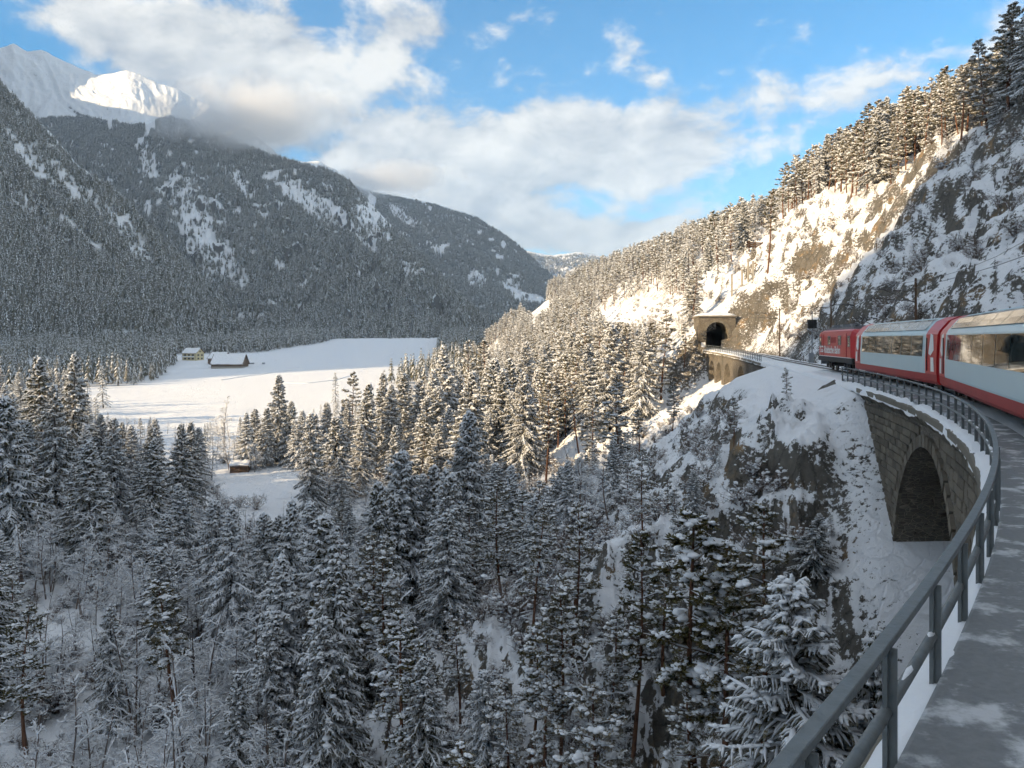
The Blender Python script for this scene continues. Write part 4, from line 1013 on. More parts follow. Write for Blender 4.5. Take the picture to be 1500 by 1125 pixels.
def viaduct(label, s0, s1, arches, zlow, faced=None, n_corbel=.9):
    t = thing('stone_viaduct', label, 'viaduct')
    hw = 2.32
    s = np.unique(np.round(np.concatenate([np.arange(s0, s1+.01, .35)]+[np.linspace(c-r, c+r, 41) for c, r, z in arches]+[[c-r-.001, c+r+.001] for c, r, z in arches]), 4))
    s = s[(s >= s0) & (s <= s1)]
    bot = np.full(len(s), zlow, float)
    for c, r, zs in arches:
        m = np.abs(s-c) <= r; bot[m] = zs+np.sqrt(np.maximum(r*r-(s[m]-c)**2, 0))
    top = deck_z(s)-.30
    g = G()
    sheet(g, [along(s, -hw, bot), along(s, -hw, top)]); sheet(g, [along(s, hw, top), along(s, hw, bot)])
    sheet(g, [along(s, hw, bot), along(s, 0, bot), along(s, -hw, bot)])
    for i in (0, -1):
        a = along(s[i], -hw, bot[i]); b_ = along(s[i], hw, bot[i]); c_ = along(s[i], hw, top[i]); d_ = along(s[i], -hw, top[i]); g.poly([a, b_, c_, d_])
    part('wall', g, M_MASON, t)
    g = G(); cz = deck_z(s)
    for sg in (-1, 1):
        o_ = sg*(hw+.42); i_ = sg*(hw-.5)
        sheet(g, [along(s, i_, cz-.30), along(s, o_, cz-.30), along(s, o_, cz-.06), along(s, o_-sg*.04, cz-.01), along(s, i_, cz-.01)])
    part('cornice', g, M_LEDGE, t)
    cg = G(); cg.add(np.array([[-.14, 0, -.42], [.14, 0, -.42], [.14, 0, 0], [-.14, 0, 0], [-.14, .13, -.40], [.14, .13, -.40], [.14, .34, -.12], [-.14, .34, -.12], [-.14, .34, 0], [.14, .34, 0]]),
                     [[0, 1, 5, 4], [4, 5, 6, 7], [7, 6, 9, 8]]); cg.add(np.array([[-.14, 0, -.42], [-.14, .13, -.40], [-.14, .34, -.12], [-.14, .34, 0], [-.14, 0, 0]]), [[0, 1, 2, 3, 4]]); cg.add(np.array([[.14, 0, -.42], [.14, .13, -.40], [.14, .34, -.12], [.14, .34, 0], [.14, 0, 0]]), [[4, 3, 2, 1, 0]])
    cm = mesh_of('corbel', cg, M_LEDGE)
    for sc_ in np.arange(s0+.5, s1, n_corbel):
        if sc_ < 3: continue
        x, y, h = track(sc_, -hw+.005); o = obj('corbel', cm, t, (x, y, float(deck_z(sc_))-.302)); o.rotation_euler = (0, 0, math.pi/2-float(h))
    if not faced: return t
    f0, f1 = faced; r = np.random.default_rng(5)
    cells = []
    z = float(deck_z((f0+f1)/2))-.80; row = 0
    while z > -15:
        hgt = .30+.12*r.random(); x = f0+(row % 2)*.3
        while x < f1:
            w = .45+.55*r.random(); sc_ = x+w/2; zc = z-hgt/2; ok = zc+.2 > float(ground_z(np.array([sc_]), -3.2)[0])-.6
            for c, rr, zs in arches:
                if (zc < zs and abs(sc_-c) < rr+.42+w/2) or (zc >= zs and math.hypot(sc_-c, zc-hgt/2*0-zs) < rr+.42+max(hgt, w)*.42): ok = False
            if ok: cells.append((sc_, zc, w, hgt))
            x += w
        z -= hgt; row += 1
    cells.sort(key=lambda c: -c[2]*c[3]/((track(c[0], -hw)[1])**2)*(1 if 20 < c[0] < 49 else .05))
    joined = G()
    for n, (sc_, zc, w, hgt) in enumerate(cells):
        x, y, h = track(sc_, -hw+.0); rz = math.pi/2-float(h); q = int(r.integers(6)); dp = .05+.05*r.random()
        if n < 285:
            o = obj('stone', STONE_ME[q], t, (x, y, zc)); o.rotation_euler = (0, 0, rz); o.scale = (w*1.02, dp, hgt*1.02)
        else:
            v = np.concatenate(_stone[q].V)*[w*1.02, dp, hgt*1.02]; ca, sa = math.cos(rz), math.sin(rz)
            v = np.stack([v[:, 0]*ca-v[:, 1]*sa+x, v[:, 0]*sa+v[:, 1]*ca+y, v[:, 2]+zc], 1)
            n0 = joined.n; joined.V.append(v); joined.F += [(ff+n0, 0) for ff, _ in _stone[q].F]; joined.n += len(v)
    if joined.n: tag(part('stonework', joined, M_STONE, t), kind='stuff')
    for c, rr, zs in arches:                  # ring of wedge stones
        if c < 25: continue
        nv = 34
        for k in range(nv):
            a0 = math.pi*k/nv+.008; a1 = math.pi*(k+1)/nv-.008; dpt = .12+.03*r.random(); hh = .46+.05*r.random()
            g = G(); vv = []
            for dd in (0, dpt):
                for a_, ra in ((a0, rr-.01), (a1, rr-.01), (a1, rr+hh), (a0, rr+hh)):
                    x, y, h = track(c+ra*math.cos(a_), -hw-dd); vv.append((float(x), float(y), zs+ra*math.sin(a_)))
            g.add(vv, [[4, 5, 6, 7], [0, 1, 5, 4], [1, 2, 6, 5], [2, 3, 7, 6], [3, 0, 4, 7]]); part('wedge_stone', g, M_STONE, t)
    return t
viaduct('curved stone viaduct with a tall round arch under the panorama coaches', -30, 51.5, [(36.2, 7.3, -11.5), (18.2, 7.3, -11.5), (.2, 7.3, -11.5)], -24, (13, 51))
viaduct('sunlit stone viaduct with small arches in front of the tunnel', 99, 149.6, [(143.5, 2.3, -5.3), (137.5, 2.3, -5.5), (130.5, 2.8, -6.0), (119, 3.2, -6.4)], -13, None, 1.0)

def railing(label, s0, s1, step, d, big):
    t = thing('railing', label, 'railing')
    s = np.arange(s0, s1, .4)
    zb = deck_z(s)
    if big:
        for zo, rr, sq, nm in ((.97, .075, .6, 'top_rail'), (.52, .040, 1, 'middle_rail')):
            g = G()
            if nm == 'top_rail':
                q = [along(s, d+o_, zb+zo+z_) for o_, z_ in ((-.042, -.025), (-.042, .02), (-.036, .025), (.036, .025), (.042, .02), (.042, -.025), (-.042, -.025))]; sheet(g, q[::-1])
            else: g.tubes(along(s, d, zb+zo)[None], np.full((1, len(s)), rr), 8, sq)
            part(nm, g, M_RAILING, t, nm != 'top_rail')
        r = np.random.default_rng(3); g = G()
        ss = np.arange(s0, min(s1, 26), .12); lump = np.clip(.045*fbm(ss/.5, ss*0, 3, 81)+.012, 0, .06)
        g.tubes(along(ss, d, deck_z(ss)+.545)[None], lump[None]+.002, 5, .8); tag(part('snow', g, M_SNOW, t, True), kind='stuff')
    else:
        for zo in (.35, .68, 1.0):
            g = G(); g.tubes(along(s, d, zb+zo)[None], np.full((1, len(s)), .028), 4); part('rail', g, M_RAILING, t)
    pg = G(); w = .033 if big else .035
    pg.box((0, 0, .40), (w*2, .03, 1.06)); pg.box((0, -.03, .40), (.02, .07, 1.06))
    if big: pg.box((0, .06, -.02), (.14, .22, .05))
    pm = mesh_of('post', pg, M_RAILING)
    for sp in np.arange(s0+.2, s1, step):
        x, y, h = track(sp, d); o = obj('post', pm, t, (x, y, float(deck_z(sp)))); o.rotation_euler = (0, 0, math.pi/2-float(h))
railing('dark steel railing curving along the edge of the tall viaduct', -6, 57, 1.6, -2.50, True)
railing('thin fence of upright posts on the sunlit viaduct by the tunnel', 100, 148.5, 1.5, -2.55, False)

def tunnel():
    s0 = 149.7; x0, y0, h = track(s0, 0.0); z0 = float(rail_z(s0))-.3
    t = thing('tunnel_portal', 'dark arched tunnel mouth in a rough stone portal capped with snow', 'tunnel portal', (x0, y0, z0), math.pi/2-float(h))
    # local: x along the line, y left, z up
    W, Ht, r, sp = 3.35, 6.0, 2.05, 3.0
    ys = np.unique(np.concatenate([[-W, W], np.linspace(-r, r, 33), [-r-.001, r+.001]]))
    bot = np.where(np.abs(ys) <= r, sp+np.sqrt(np.maximum(r*r-ys**2, 0)), -1.5); bot[np.abs(np.abs(ys)-r) < 1e-6] = 0.02
    g = G()
    fr = lambda x: (np.stack([np.full(len(ys), x), ys, bot], 1), np.stack([np.full(len(ys), x), ys, np.full(len(ys), Ht)], 1))
    a, b = fr(0.0); c, d = fr(4.6)
    sheet(g, [a, b]); sheet(g, [b, d]); sheet(g, [a, c])
    for sg in (-1, 1): g.poly([(0, sg*W, -1.5), (4.6, sg*W, -1.5), (4.6, sg*W, Ht), (0, sg*W, Ht)])
    part('facade', g, M_MASON, t)
    g = G(); th = np.linspace(0, math.pi, 17); prof = [(-r, 0)]+[(-r*math.cos(q), sp+r*math.sin(q)) for q in th]+[(r, 0)]
    prof = np.array(prof)*1.004
    xs = np.linspace(.3, 34, 12); sheet(g, [np.stack([xs, np.full(12, p[0])-.004*xs**2, np.full(12, p[1])], 1) for p in prof]); g.poly([(34, p[0]-4.6, p[1]) for p in prof])
    part('bore', g, M_DARK, t)
    for k in range(15):
        a0, a1 = math.pi*k/15+.02, math.pi*(k+1)/15-.02; g = G(); vv = []
        for xx in (0, -.09):
            for q, ra in ((a0, r), (a1, r), (a1, r+.5), (a0, r+.5)): vv.append((xx, ra*math.cos(q), sp+ra*math.sin(q)))
        g.add(vv, [[4, 5, 6, 7], [0, 1, 5, 4], [1, 2, 6, 5], [2, 3, 7, 6], [3, 0, 4, 7]]); part('wedge_stone', g, M_LEDGE, t)
    g = G(); g.box((2.2, 0, Ht+.12), (4.9, 2*W+.3, .28)); part('capstone', g, M_LEDGE, t)
    g = G(); rr = np.random.default_rng(8)
    yy = np.linspace(-W-.15, W+.15, 24); xx = np.linspace(-.2, 5.0, 10); XX, YY = np.meshgrid(xx, yy)
    ZZ = Ht+.27+(.55+.25*fbm(XX/1.5, YY/1.5, 2, 91))*np.clip(1-np.abs(YY/(W+.15))**4, 0, 1)*np.clip((XX+.2)*2, 0, 1)
    i = np.arange(23)[:, None]*10+np.arange(9)[None]; g.add(np.stack([XX, YY, ZZ], -1).reshape(-1, 3), np.stack([i, i+1, i+11, i+10], -1).reshape(-1, 4)); part('snow_cap', g, M_SNOW, t, True)
    for sg, lab in ((1, 'small white board beside the tunnel mouth above the railing'), (-1, 'small white board beside the tunnel mouth under the cliff')):
        x, y, h2 = track(s0-.6, -sg*2.65); bt = thing('marker_board', lab, 'board', (x, y, float(rail_z(s0))-.4), math.pi/2-float(h2))
        g = G(); g.box((0, 0, .45), (.08, .08, .9)); part('post', g, M_CONC, bt); g = G(); g.box((-.06, 0, 1.0), (.04, .75, .85)); part('board', g, M_WHITE, bt)
tunnel()

def mast(s, d, label, hgt=6.6):
    x, y, h = track(s, d); z = float(rail_z(s))
    t = thing('catenary_mast', label, 'mast', (x, y, z-.6), math.pi/2-float(h))
    g = G(); g.tubes(np.array([[[0, 0, 0], [0, 0, hgt*.5], [.03, 0, hgt+.6]]]), np.array([[.10, .09, .07]]), 8); part('pole', g, M_WOOD, t, True)
    g = G(); g.tubes(np.array([[[0, 0, hgt-.3], [0, d, hgt-.1]], [[0, 0, hgt-1.1], [0, d*.72, hgt-.15]], [[0, 0, hgt-1.0], [0, d*.95, hgt-.75]]]), np.full((3, 2), .03), 5); part('bracket_arm', g, M_STEEL, t)
    for k in (0, 1):
        g = G(); g.tubes(np.array([[[0, d*.16, hgt-.30+k*-.55], [0, d*.26, hgt-.27+k*-.55]]]), np.array([[.07, .07]]), 8); part('insulator', g, M_LEDGE, t)
mast(118, 2.9, 'slender wooden overhead line mast near the tunnel')
mast(88, 2.9, 'wooden overhead line mast rising behind the locomotive')
mast(60, 2.9, 'wooden overhead line mast behind the coaches under the cliff')
g = G(); s = np.arange(-20, 176, 4.0); g.tubes(along(s, .0, rail_z(s)+5.3)[None], np.full((1, len(s)), .012), 4); g.tubes(along(s, .0, rail_z(s)+5.3+.5*np.abs(((s+2) % 30)/15-1)**2+.25)[None], np.full((1, len(s)), .010), 4)
tag(obj('contact_wire', mesh_of('contact_wire', g, M_STEEL)), 'thin overhead contact wire above the track', 'wire')
x, y, h = track(97, 2.7); t = thing('railway_signal', 'dark signal box on a slim pole beside the track', 'signal', (x, y, float(rail_z(97))-.5), math.pi/2-float(h))
g = G(); g.tubes(np.array([[[0, 0, 0], [0, 0, 6.2]]]), np.array([[.07, .06]]), 8); part('pole', g, M_GREY, t)
g = G(); g.box((0, 0, 4.7), (.5, .95, 1.0)); part('signal_head', g, M_BLACK, t)
for k in (-.22, .22):
    g = G(); g.tubes(np.array([[[-.25, k, 4.9], [-.42, k, 4.9]]]), np.array([[.13, .13]]), 10); part('hood', g, M_BLACK, t)
g = G(); g.box((0, .1, .7), (.4, .5, 1.4)); part('relay_cabinet', g, M_GREY, t)
for k, (px, py, yy, hh) in enumerate(((1072, 497, 152, 4.6), (1087, 496, 156, 4.0), (1096, 494, 158, 4.6), (1103, 497, 157, 3.6))):
    x, yv, z = at(px, py, yy); z = float(terrain(np.array([x]), np.array([yv]))[0]); g = G(); g.box((0, 0, hh/2-.6), (.32, .32, hh+1.2)); g.box((0, 0, hh+.03), (.4, .4, .12))
    tag(obj('concrete_post', mesh_of('concrete_post', g, M_CONC), None, (x, yv, z)), 'pale concrete post against the rock beside the tunnel portal', 'post', 'concrete posts beside the portal')

# ------------------------------------------------------------------ the train
def seat_on_track(t, s0, s1):
    a = along(s0, 0, float(rail_z(s0))); b = along(s1, 0, float(rail_z(s1))); c = (a+b)/2; v = b-a
    t.location = c; t.rotation_euler = (0, -math.atan2(v[2], math.hypot(v[0], v[1])), math.atan2(v[1], v[0]))
def bogie(parent, x, dark=M_BLACK):
    g = G(); g.box((x, 0, .52), (2.5, 1.75, .28)); g.box((x, .95, .45), (2.2, .12, .30)); g.box((x, -.95, .45), (2.2, .12, .30))
    for q in (-.5, .5): g.box((x+q, 1.02, .42), (.22, .10, .42)); g.box((x+q, -1.02, .42), (.22, .10, .42))
    b = part('bogie', g, dark, parent)
    for xx in (-.85, .85):
        g = G()
        for yy in (-.56, .56):
            g.tubes(np.array([[[x+xx, yy-.07, .37], [x+xx, yy+.07, .37]]]), np.array([[.37, .37]]), 18)
            a = np.arange(18)*2*math.pi/18
            for o_ in (-.07, .07): g.poly(np.stack([x+xx+.37*np.cos(a), np.full(18, yy+o_), .37+.37*np.sin(a)], 1))
        g.tubes(np.array([[[x+xx, -.6, .37], [x+xx, .6, .37]]]), np.array([[.07, .07]]), 8); part('wheel', g, M_STEEL, b)
def coach(label, s0, s1):
    t = thing('panorama_coach', label, 'train coach'); seat_on_track(t, s0, s1); L = s1-s0; hl = L/2
    prof = [(1.20, .42), (1.31, .55), (1.33, .86), (1.345, .93), (1.345, 1.60), (1.29, 2.66), (1.20, 2.84), (.86, 3.26), (.45, 3.44), (0, 3.48)]
    full = prof+[(-a, b) for a, b in prof[-2::-1]]
    def band(name, x0, x1, i0, i1, mat, out=0.0, both=True):
        g = G()
        for sg in ((1, -1) if both else (1,)):
            pts = [(a+out*(1 if i < 7 else .6), b+(out if i >= 6 else 0)) for i, (a, b) in enumerate(prof)][i0:i1+1]
            r0 = [(x0, sg*a, b) for a, b in pts]; r1 = [(x1, sg*a, b) for a, b in pts]
            sheet(g, [np.array(r0), np.array(r1)] if sg > 0 else [np.array(r1), np.array(r0)])
        return part(name, g, mat, t)
    E = 1.75
    band('skirt', -hl, hl, 0, 2, M_REDDK)
    band('side_panel', -hl+E, hl-E, 2, 4, M_PALE)
    band('window_surround', -hl+E, hl-E, 4, 5, M_PALE); band('cant_rail', -hl+E, hl-E, 5, 6, M_PALE); band('roof', -hl+E, hl-E, 6, 9, M_PALE)
    for x0, x1 in ((-hl, -hl+E), (hl-E, hl)): band('end_section', x0, x1, 2, 9, M_RED)
    for xe in (-hl, hl):
        g = G(); g.poly([(xe, a, b) for a, b in full]); part('end_wall', g, M_RED, t)
        g = G(); sg = 1 if xe > 0 else -1; g.box((xe+sg*.17, 0, 1.95), (.34, 1.15, 2.1)); part('gangway', g, M_BLACK, t)
    n = 7; x0 = -hl+E+.45; x1 = hl-E-.45; w = (x1-x0)/n
    def lerp(i, f): return tuple(prof[i][k]*(1-f)+prof[i+1][k]*f for k in (0, 1))
    for k in range(n):
        a, b = x0+k*w+.035, x0+(k+1)*w-.035
        for sg in (1, -1):
            lo = lerp(4, .03); hi = lerp(4, .95)
            g = G(); g.poly([(a, sg*(lo[0]+.012), lo[1]), (b, sg*(lo[0]+.012), lo[1]), (b, sg*(hi[0]+.012), hi[1]), (a, sg*(hi[0]+.012), hi[1])][::sg]); part('window_pane', g, M_GLASS, t)
            g = G()
            q = [(prof[6][0]+.008, prof[6][1]+.03), lerp(6, .55), (prof[7][0]+.006, prof[7][1]+.012), lerp(7, .55)]; q = [(y_+.008, z_+.012) for y_, z_ in q]
            sheet(g, [np.array([(a, sg*y_, z_) for y_, z_ in q]), np.array([(b, sg*y_, z_) for y_, z_ in q])][::sg]); part('roof_pane', g, M_ROOFGLASS, t)
    # end doors with the slanting white pieces of a flag
    for xe in (-1, 1):
        for sg in (1, -1):
            xb = xe*(hl-.30); sd = -xe
            def q4(pts, mat, nm, o_=.016):
                g = G(); P = []
                for xx, z_ in pts:
                    y_ = np.interp(z_, [p[1] for p in prof], [p[0] for p in prof])+o_; P.append((xb+sd*xx, sg*y_, z_))
                g.poly(P); return part(nm, g, mat, t)
            q4([(.10, 1.95), (.30, 2.62), (.78, 2.70), (.90, 1.78), (.55, 1.70)], M_WHITE, 'white_emblem'); q4([(.0, .98), (.10, 1.62), (.55, 1.62), (.52, .98)], M_WHITE, 'white_emblem')
            d_ = q4([(.02, 1.25), (.02, 2.55), (.42, 2.55), (.42, 1.25)], M_GLASS, 'door_window', .022) if False else None
            g = G(); g.box((xb+sd*1.12, sg*1.36, 1.75), (.03, .04, 1.5)); part('door_seam', g, M_BLACK, t)
    for x in (-hl+3.0, hl-3.0): bogie(t, x)
    for xx in (-2.2, 1.6):
        g = G(); g.box((xx, 0, .58), (2.2, 2.2, .5)); part('equipment_box', g, M_BLACK, t)
    for xe in (-hl, hl):
        g = G(); g.box((xe, 0, .75), (.9, .25, .22)); part('coupler', g, M_BLACK, t)
    return t
coach('pale blue and red panorama coach coupled behind the locomotive', 39.9, 58.3)
coach('pale blue and red panorama coach second behind the locomotive', 20.9, 39.2)

def loco():
    t = thing('locomotive', 'red electric locomotive with white lettering leading the coaches', 'locomotive'); s0, s1 = 59.0, 71.9; seat_on_track(t, s0, s1); hl = (s1-s0)/2-.25
    g = G(); hw = 1.325
    def section(x, w, top): return np.array([(x, w, 1.12), (x, w, 2.62), (x, w-.10, top-.12), (x, w-.30, top), (x, -w+.30, top), (x, -w+.10, top-.12), (x, -w, 2.62), (x, -w, 1.12)])
    S_ = [section(-hl, hw-.22, 2.95), section(-hl+.55, hw, 3.12), section(-hl+1.4, hw, 3.16), section(hl-1.4, hw, 3.16), section(hl-.55, hw, 3.12), section(hl, hw-.22, 2.95)]
    sheet(g, [np.array([q[i] for q in S_]) for i in range(8)]+[np.array([q[0] for q in S_])]); g.poly(S_[0]); g.poly(S_[-1][::-1]); part('body', g, M_RED, t)
    g = G(); g.box((0, 0, .92), (2*hl-.1, 2*hw-.04, .38)); part('underframe', g, M_BLACK, t)
    g = G(); g.box((0, 0, 1.125), (2*hl-.9, 2*hw+.02, .05)); part('white_line', g, M_WHITE, t)
    g = G(); g.box((0, 0, 3.24), (2*hl-2.4, 1.9, .14)); part('roof_deck', g, M_GREY, t)
    for k in range(9):
        g = G(); g.box((-hl+2.2+k*.98, 0, 3.36), (.12, 1.7, .12)); part('roof_rib', g, M_GREY, t)
    for x in (-3.2, 0, 3.2):
        g = G(); g.box((x, .5, 3.42), (.9, .5, .28)); part('roof_box', g, M_GREY, t)
    for x, up in ((-3.6, 0), (3.4, 1)):
        g = G(); zt = 5.2 if up else 3.95
        base = np.array([[[x-.7, y_, 3.4], [x+.7, y_, 3.4]] for y_ in (-.6, .6)]); g.tubes(base, np.full((2, 2), .04), 5)
        zk = 3.4+(zt-3.4)*.5
        g.tubes(np.array([[[x-.6, y_, 3.42], [x+.75, y_*.7, zk], [x-.1, y_*.4, zt-.05]] for y_ in (-.5, .5)]), np.full((2, 3), .028), 5)
        g.tubes(np.array([[[x-.1+q, -.85, zt-.06], [x-.1+q, -.5, zt], [x-.1+q, .5, zt], [x-.1+q, .85, zt-.06]] for q in (-.14, .14)]), np.full((2, 4), .025), 5)
        p = part('pantograph', g, M_BLACK, t)
    for sg in (1, -1):
        def pane(x, w_, z0, z1, nm='window', mat=M_GLASS):
            g = G(); g.poly([(x-w_/2, sg*(hw+.012), z0), (x+w_/2, sg*(hw+.012), z0), (x+w_/2, sg*(hw+.012), z1), (x-w_/2, sg*(hw+.012), z1)][::sg]); o = part(nm, g, mat, t)
            g = G(); f = .05; zc = (z0+z1)/2
            for bx, bz, sx, sz in ((x, z0-f/2, w_+2*f, f), (x, z1+f/2, w_+2*f, f), (x-w_/2-f/2, zc, f, z1-z0), (x+w_/2+f/2, zc, f, z1-z0)): g.box((bx, sg*(hw+.01), bz), (sx, .03, sz))
            part('frame', g, M_GREY, o)
        pane(1.6, .9, 2.05, 2.65); pane(-2.2, .9, 2.05, 2.65); pane(hl-1.05, .62, 1.95, 2.62, 'cab_window'); pane(-hl+1.05, .62, 1.95, 2.62, 'cab_window')
        for x in (-hl+1.75, hl-1.75):
            g = G(); g.box((x, sg*(hw+.015), 2.0), (.04, .03, 1.7)); g.box((x-.75, sg*(hw+.015), 2.0), (.04, .03, 1.7)) if x > 0 else None; part('door_edge', g, M_REDDK, t)
        for k in range(4):
            g = G(); g.box((-.6+.42*k, sg*(hw+.012), 2.38), (.34, .03, .42)); part('vent_grille', g, M_REDDK, t)
        # lettering and arrow emblem
        cu = bpy.data.curves.new('lettering', 'FONT'); cu.body = 'Rhätische Bahn'; cu.size = .62; cu.offset = .014; cu.align_x = 'LEFT'; cu.space_character = .92
        tmp = bpy.data.objects.new('lettering_source', cu); COL.objects.link(tmp)
        me = bpy.data.meshes.new_from_object(tmp.evaluated_get(bpy.context.evaluated_depsgraph_get())); bpy.data.objects.remove(tmp)
        me.materials.clear(); me.materials.append(M_WHITE); me.name = 'lettering'
        o = obj('lettering', me, t); wdt = max(v.co.x for v in me.vertices)
        o.scale = (6.0/wdt, 1.25, 1); tag(o, 'white lettering reading the railway name')
        if sg > 0: o.location = (3.6, hw+.016, 1.38); o.rotation_euler = (R(90), 0, R(180))
        else: o.location = (-3.6, -hw-.016, 1.38); o.rotation_euler = (R(90), 0, 0)
        g = G()
        for pts in ([(0, .42), (.95, .42), (1.05, .32), (.25, .32), (.12, .24), (0, .30)], [(.1, .22), (.85, .22), (1.0, .12), (.95, .02), (0, .02), (.12, .12), (.7, .12), (.78, .16), (.1, .16)]):
            P = [((5.15-1.25*a if sg > 0 else -5.15+1.25*a), sg*(hw+.016), 1.38+b*1.3) for a, b in pts]; g.poly(P if sg < 0 else P[::-1])
        part('emblem', g, M_WHITE, t)
    for xe in (-1, 1):
        for y_ in (-.52, .52):
            g = G(); g.poly([(xe*(hl+.012-.0), y_-.42, 2.0), (xe*(hl+.012), y_+.42, 2.0), (xe*(hl+.012), y_+.42, 2.7), (xe*(hl+.012), y_-.42, 2.7)]); part('windscreen', g, M_GLASS, t)
            g = G(); g.tubes(np.array([[[xe*hl, y_*1.4, 1.45], [xe*(hl+.06), y_*1.4, 1.45]]]), np.array([[.13, .13]]), 12); part('headlight', g, M_WHITE, t)
        g = G(); g.box((xe*(hl+.2), 0, .8), (.6, .3, .25)); part('coupler', g, M_BLACK, t)
        g = G(); g.box((xe*(hl-.1), 0, .55), (.12, 2.2, .3)); part('snow_plough', g, M_GREY, t)
    for x in (-3.2, 3.2): bogie(t, x)
loco()

# ------------------------------------------------------------------ farm, huts, field
def snow_roof_house(name, label, cat, px, py, Yy, rz, L, W, eave, ridge, wall, roofover=.7, storeys=0, base=None, group=None, snow=.45):
    x, y, z = at(px, py, Yy); z = float(terrain(np.array([x]), np.array([y]))[0])-.3
    t = thing(name, label, cat, (x, y, z), rz, group)
    g = G(); g.prism([(-W/2, -1), (W/2, -1), (W/2, eave), (0, ridge), (-W/2, eave)], -L/2, L/2); part('wall', g, wall, t)
    if base: g = G(); g.box((0, 0, .4), (L+.06, W+.06, 1.6)); part('plinth', g, base, t)
    sl = (ridge-eave)/(W/2); g = G(); o = roofover
    for sg in (-1, 1):
        g.prism([(sg*(W/2+o), eave-o*sl), (sg*(W/2+o), eave-o*sl+.2), (0, ridge+.2), (0, ridge)], -L/2-o, L/2+o)
    r = part('roof', g, M_WOOD, t)
    g = G()
    for sg in (-1, 1):
        yy = np.linspace(0, W/2+o+.08, 9); xx = np.linspace(-L/2-o-.05, L/2+o+.05, 14); XX, YY = np.meshgrid(xx, yy)
        ed = np.clip(np.minimum(np.minimum(XX-xx[0], xx[-1]-XX), yy[-1]-YY)/.5, 0, 1)**.5
        ZZ = ridge+.2-YY*sl+snow*(.55+.5*fbm(XX/3+px, YY/3, 2, 17))*ed-(1-ed)*.08
        i = np.arange(8)[:, None]*14+np.arange(13)[None]; g.add(np.stack([XX, sg*YY, ZZ], -1).reshape(-1, 3), np.stack([i, i+1, i+15, i+14], -1).reshape(-1, 4))
    part('snow', g, M_SNOW, r, True)
    def win(x_, y_, z_, w_, h_, face):
        g = G()
        if face == 'x': g.box((x_, y_, z_), (.06, w_, h_))
        else: g.box((x_, y_, z_), (w_, .06, h_))
        o_ = part('window', g, M_GLASS, t); g = G()
        if face == 'x': g.box((x_, y_-w_*.75, z_), (.08, w_*.4, h_*1.05)); g.box((x_, y_+w_*.75, z_), (.08, w_*.4, h_*1.05))
        else: g.box((x_-w_*.75, y_, z_), (w_*.4, .08, h_*1.05)); g.box((x_+w_*.75, y_, z_), (w_*.4, .08, h_*1.05))
        part('shutter', g, M_WOOD, o_)
    if storeys:
        for k in range(storeys):
            for q in (-.30, -.02, .26):
                for sg in (-1, 1): win(L*q, sg*W/2, 1.5+2.8*k, 1.1, 1.3, 'y')
            for q in (-.22, .22):
                for sg in (-1, 1): win(sg*L/2, W*q, 1.5+2.8*k, 1.1, 1.3, 'x')
        for sg in (-1, 1): win(sg*L/2, 0, eave+1.0, .9, 1.1, 'x')
        g = G(); g.box((-.5, -W/2-.65, 2.75), (L*.92, 1.3, .18)); g.box((-.5, -W/2-1.25, 3.2), (L*.92, .08, .75)); part('balcony', g, M_WHITE, t)
        g = G(); g.box((L*.2, W*.12, ridge+.5), (.8, .8, 1.8)); part('chimney', g, M_CONC, r)
    return t
snow_roof_house('farmhouse', 'two-storey cream farmhouse with a snowy gable roof at the edge of the field', 'house', 283, 528, 620, R(-16), 13, 9.5, 6.2, 9.6, M_WALLY, .8, 2)
snow_roof_house('barn', 'long low dark barn under a broad snow-covered roof', 'barn', 337, 538, 548, R(4), 21, 17, 3.2, 9.6, M_WOOD, .9, 0, M_CONC)
snow_roof_house('barn', 'smaller dark-gabled barn half behind the long barn', 'barn', 322, 527, 585, R(-14), 13, 11, 4.6, 8.8, M_WOOD, .7)
snow_roof_house('wooden_hut', 'small brown timber hut with a snowy roof in the wooded clearing', 'hut', 352, 700, 188, R(8), 4.2, 3.4, 2.1, 2.9, M_WOOD, .35, 0, None, None, .3)
snow_roof_house('chalet', 'dark chalet with a snowy roof beyond the pines by the field', 'house', 688, 514, 640, R(20), 10, 9, 4.5, 7.2, M_WOOD, .8)
snow_roof_house('chalet', 'pale chalet among trees on the far side of the field', 'house', 728, 507, 760, R(-12), 11, 9, 5, 8, M_WALLW, .8)
for px, py, Yy, lab, w in ((368, 533, 575, 'dark farm trailer parked beyond the end of the long barn', 4.2), (386, 534, 575, 'small snow-topped cart standing alone in the field', 2.0)):
    x, y, z = at(px, py, Yy); z = float(terrain(np.array([x]), np.array([y]))[0])
    t = thing('farm_trailer', lab, 'trailer', (x, y, z), R(8)); g = G(); g.box((0, 0, .95), (w, 2.0, .9)); part('body', g, M_GREY, t)
    g = G(); g.box((0, 0, 1.5), (w+.05, 2.05, .24)); part('snow', g, M_SNOW, t)
    for q in (-.3, .3):
        for yy in (-1.05, 1.05):
            g = G(); g.tubes(np.array([[[w*q, yy-.1, .42], [w*q, yy+.1, .42]]]), np.array([[.45, .45]]), 12); part('wheel', g, M_BLACK, t)
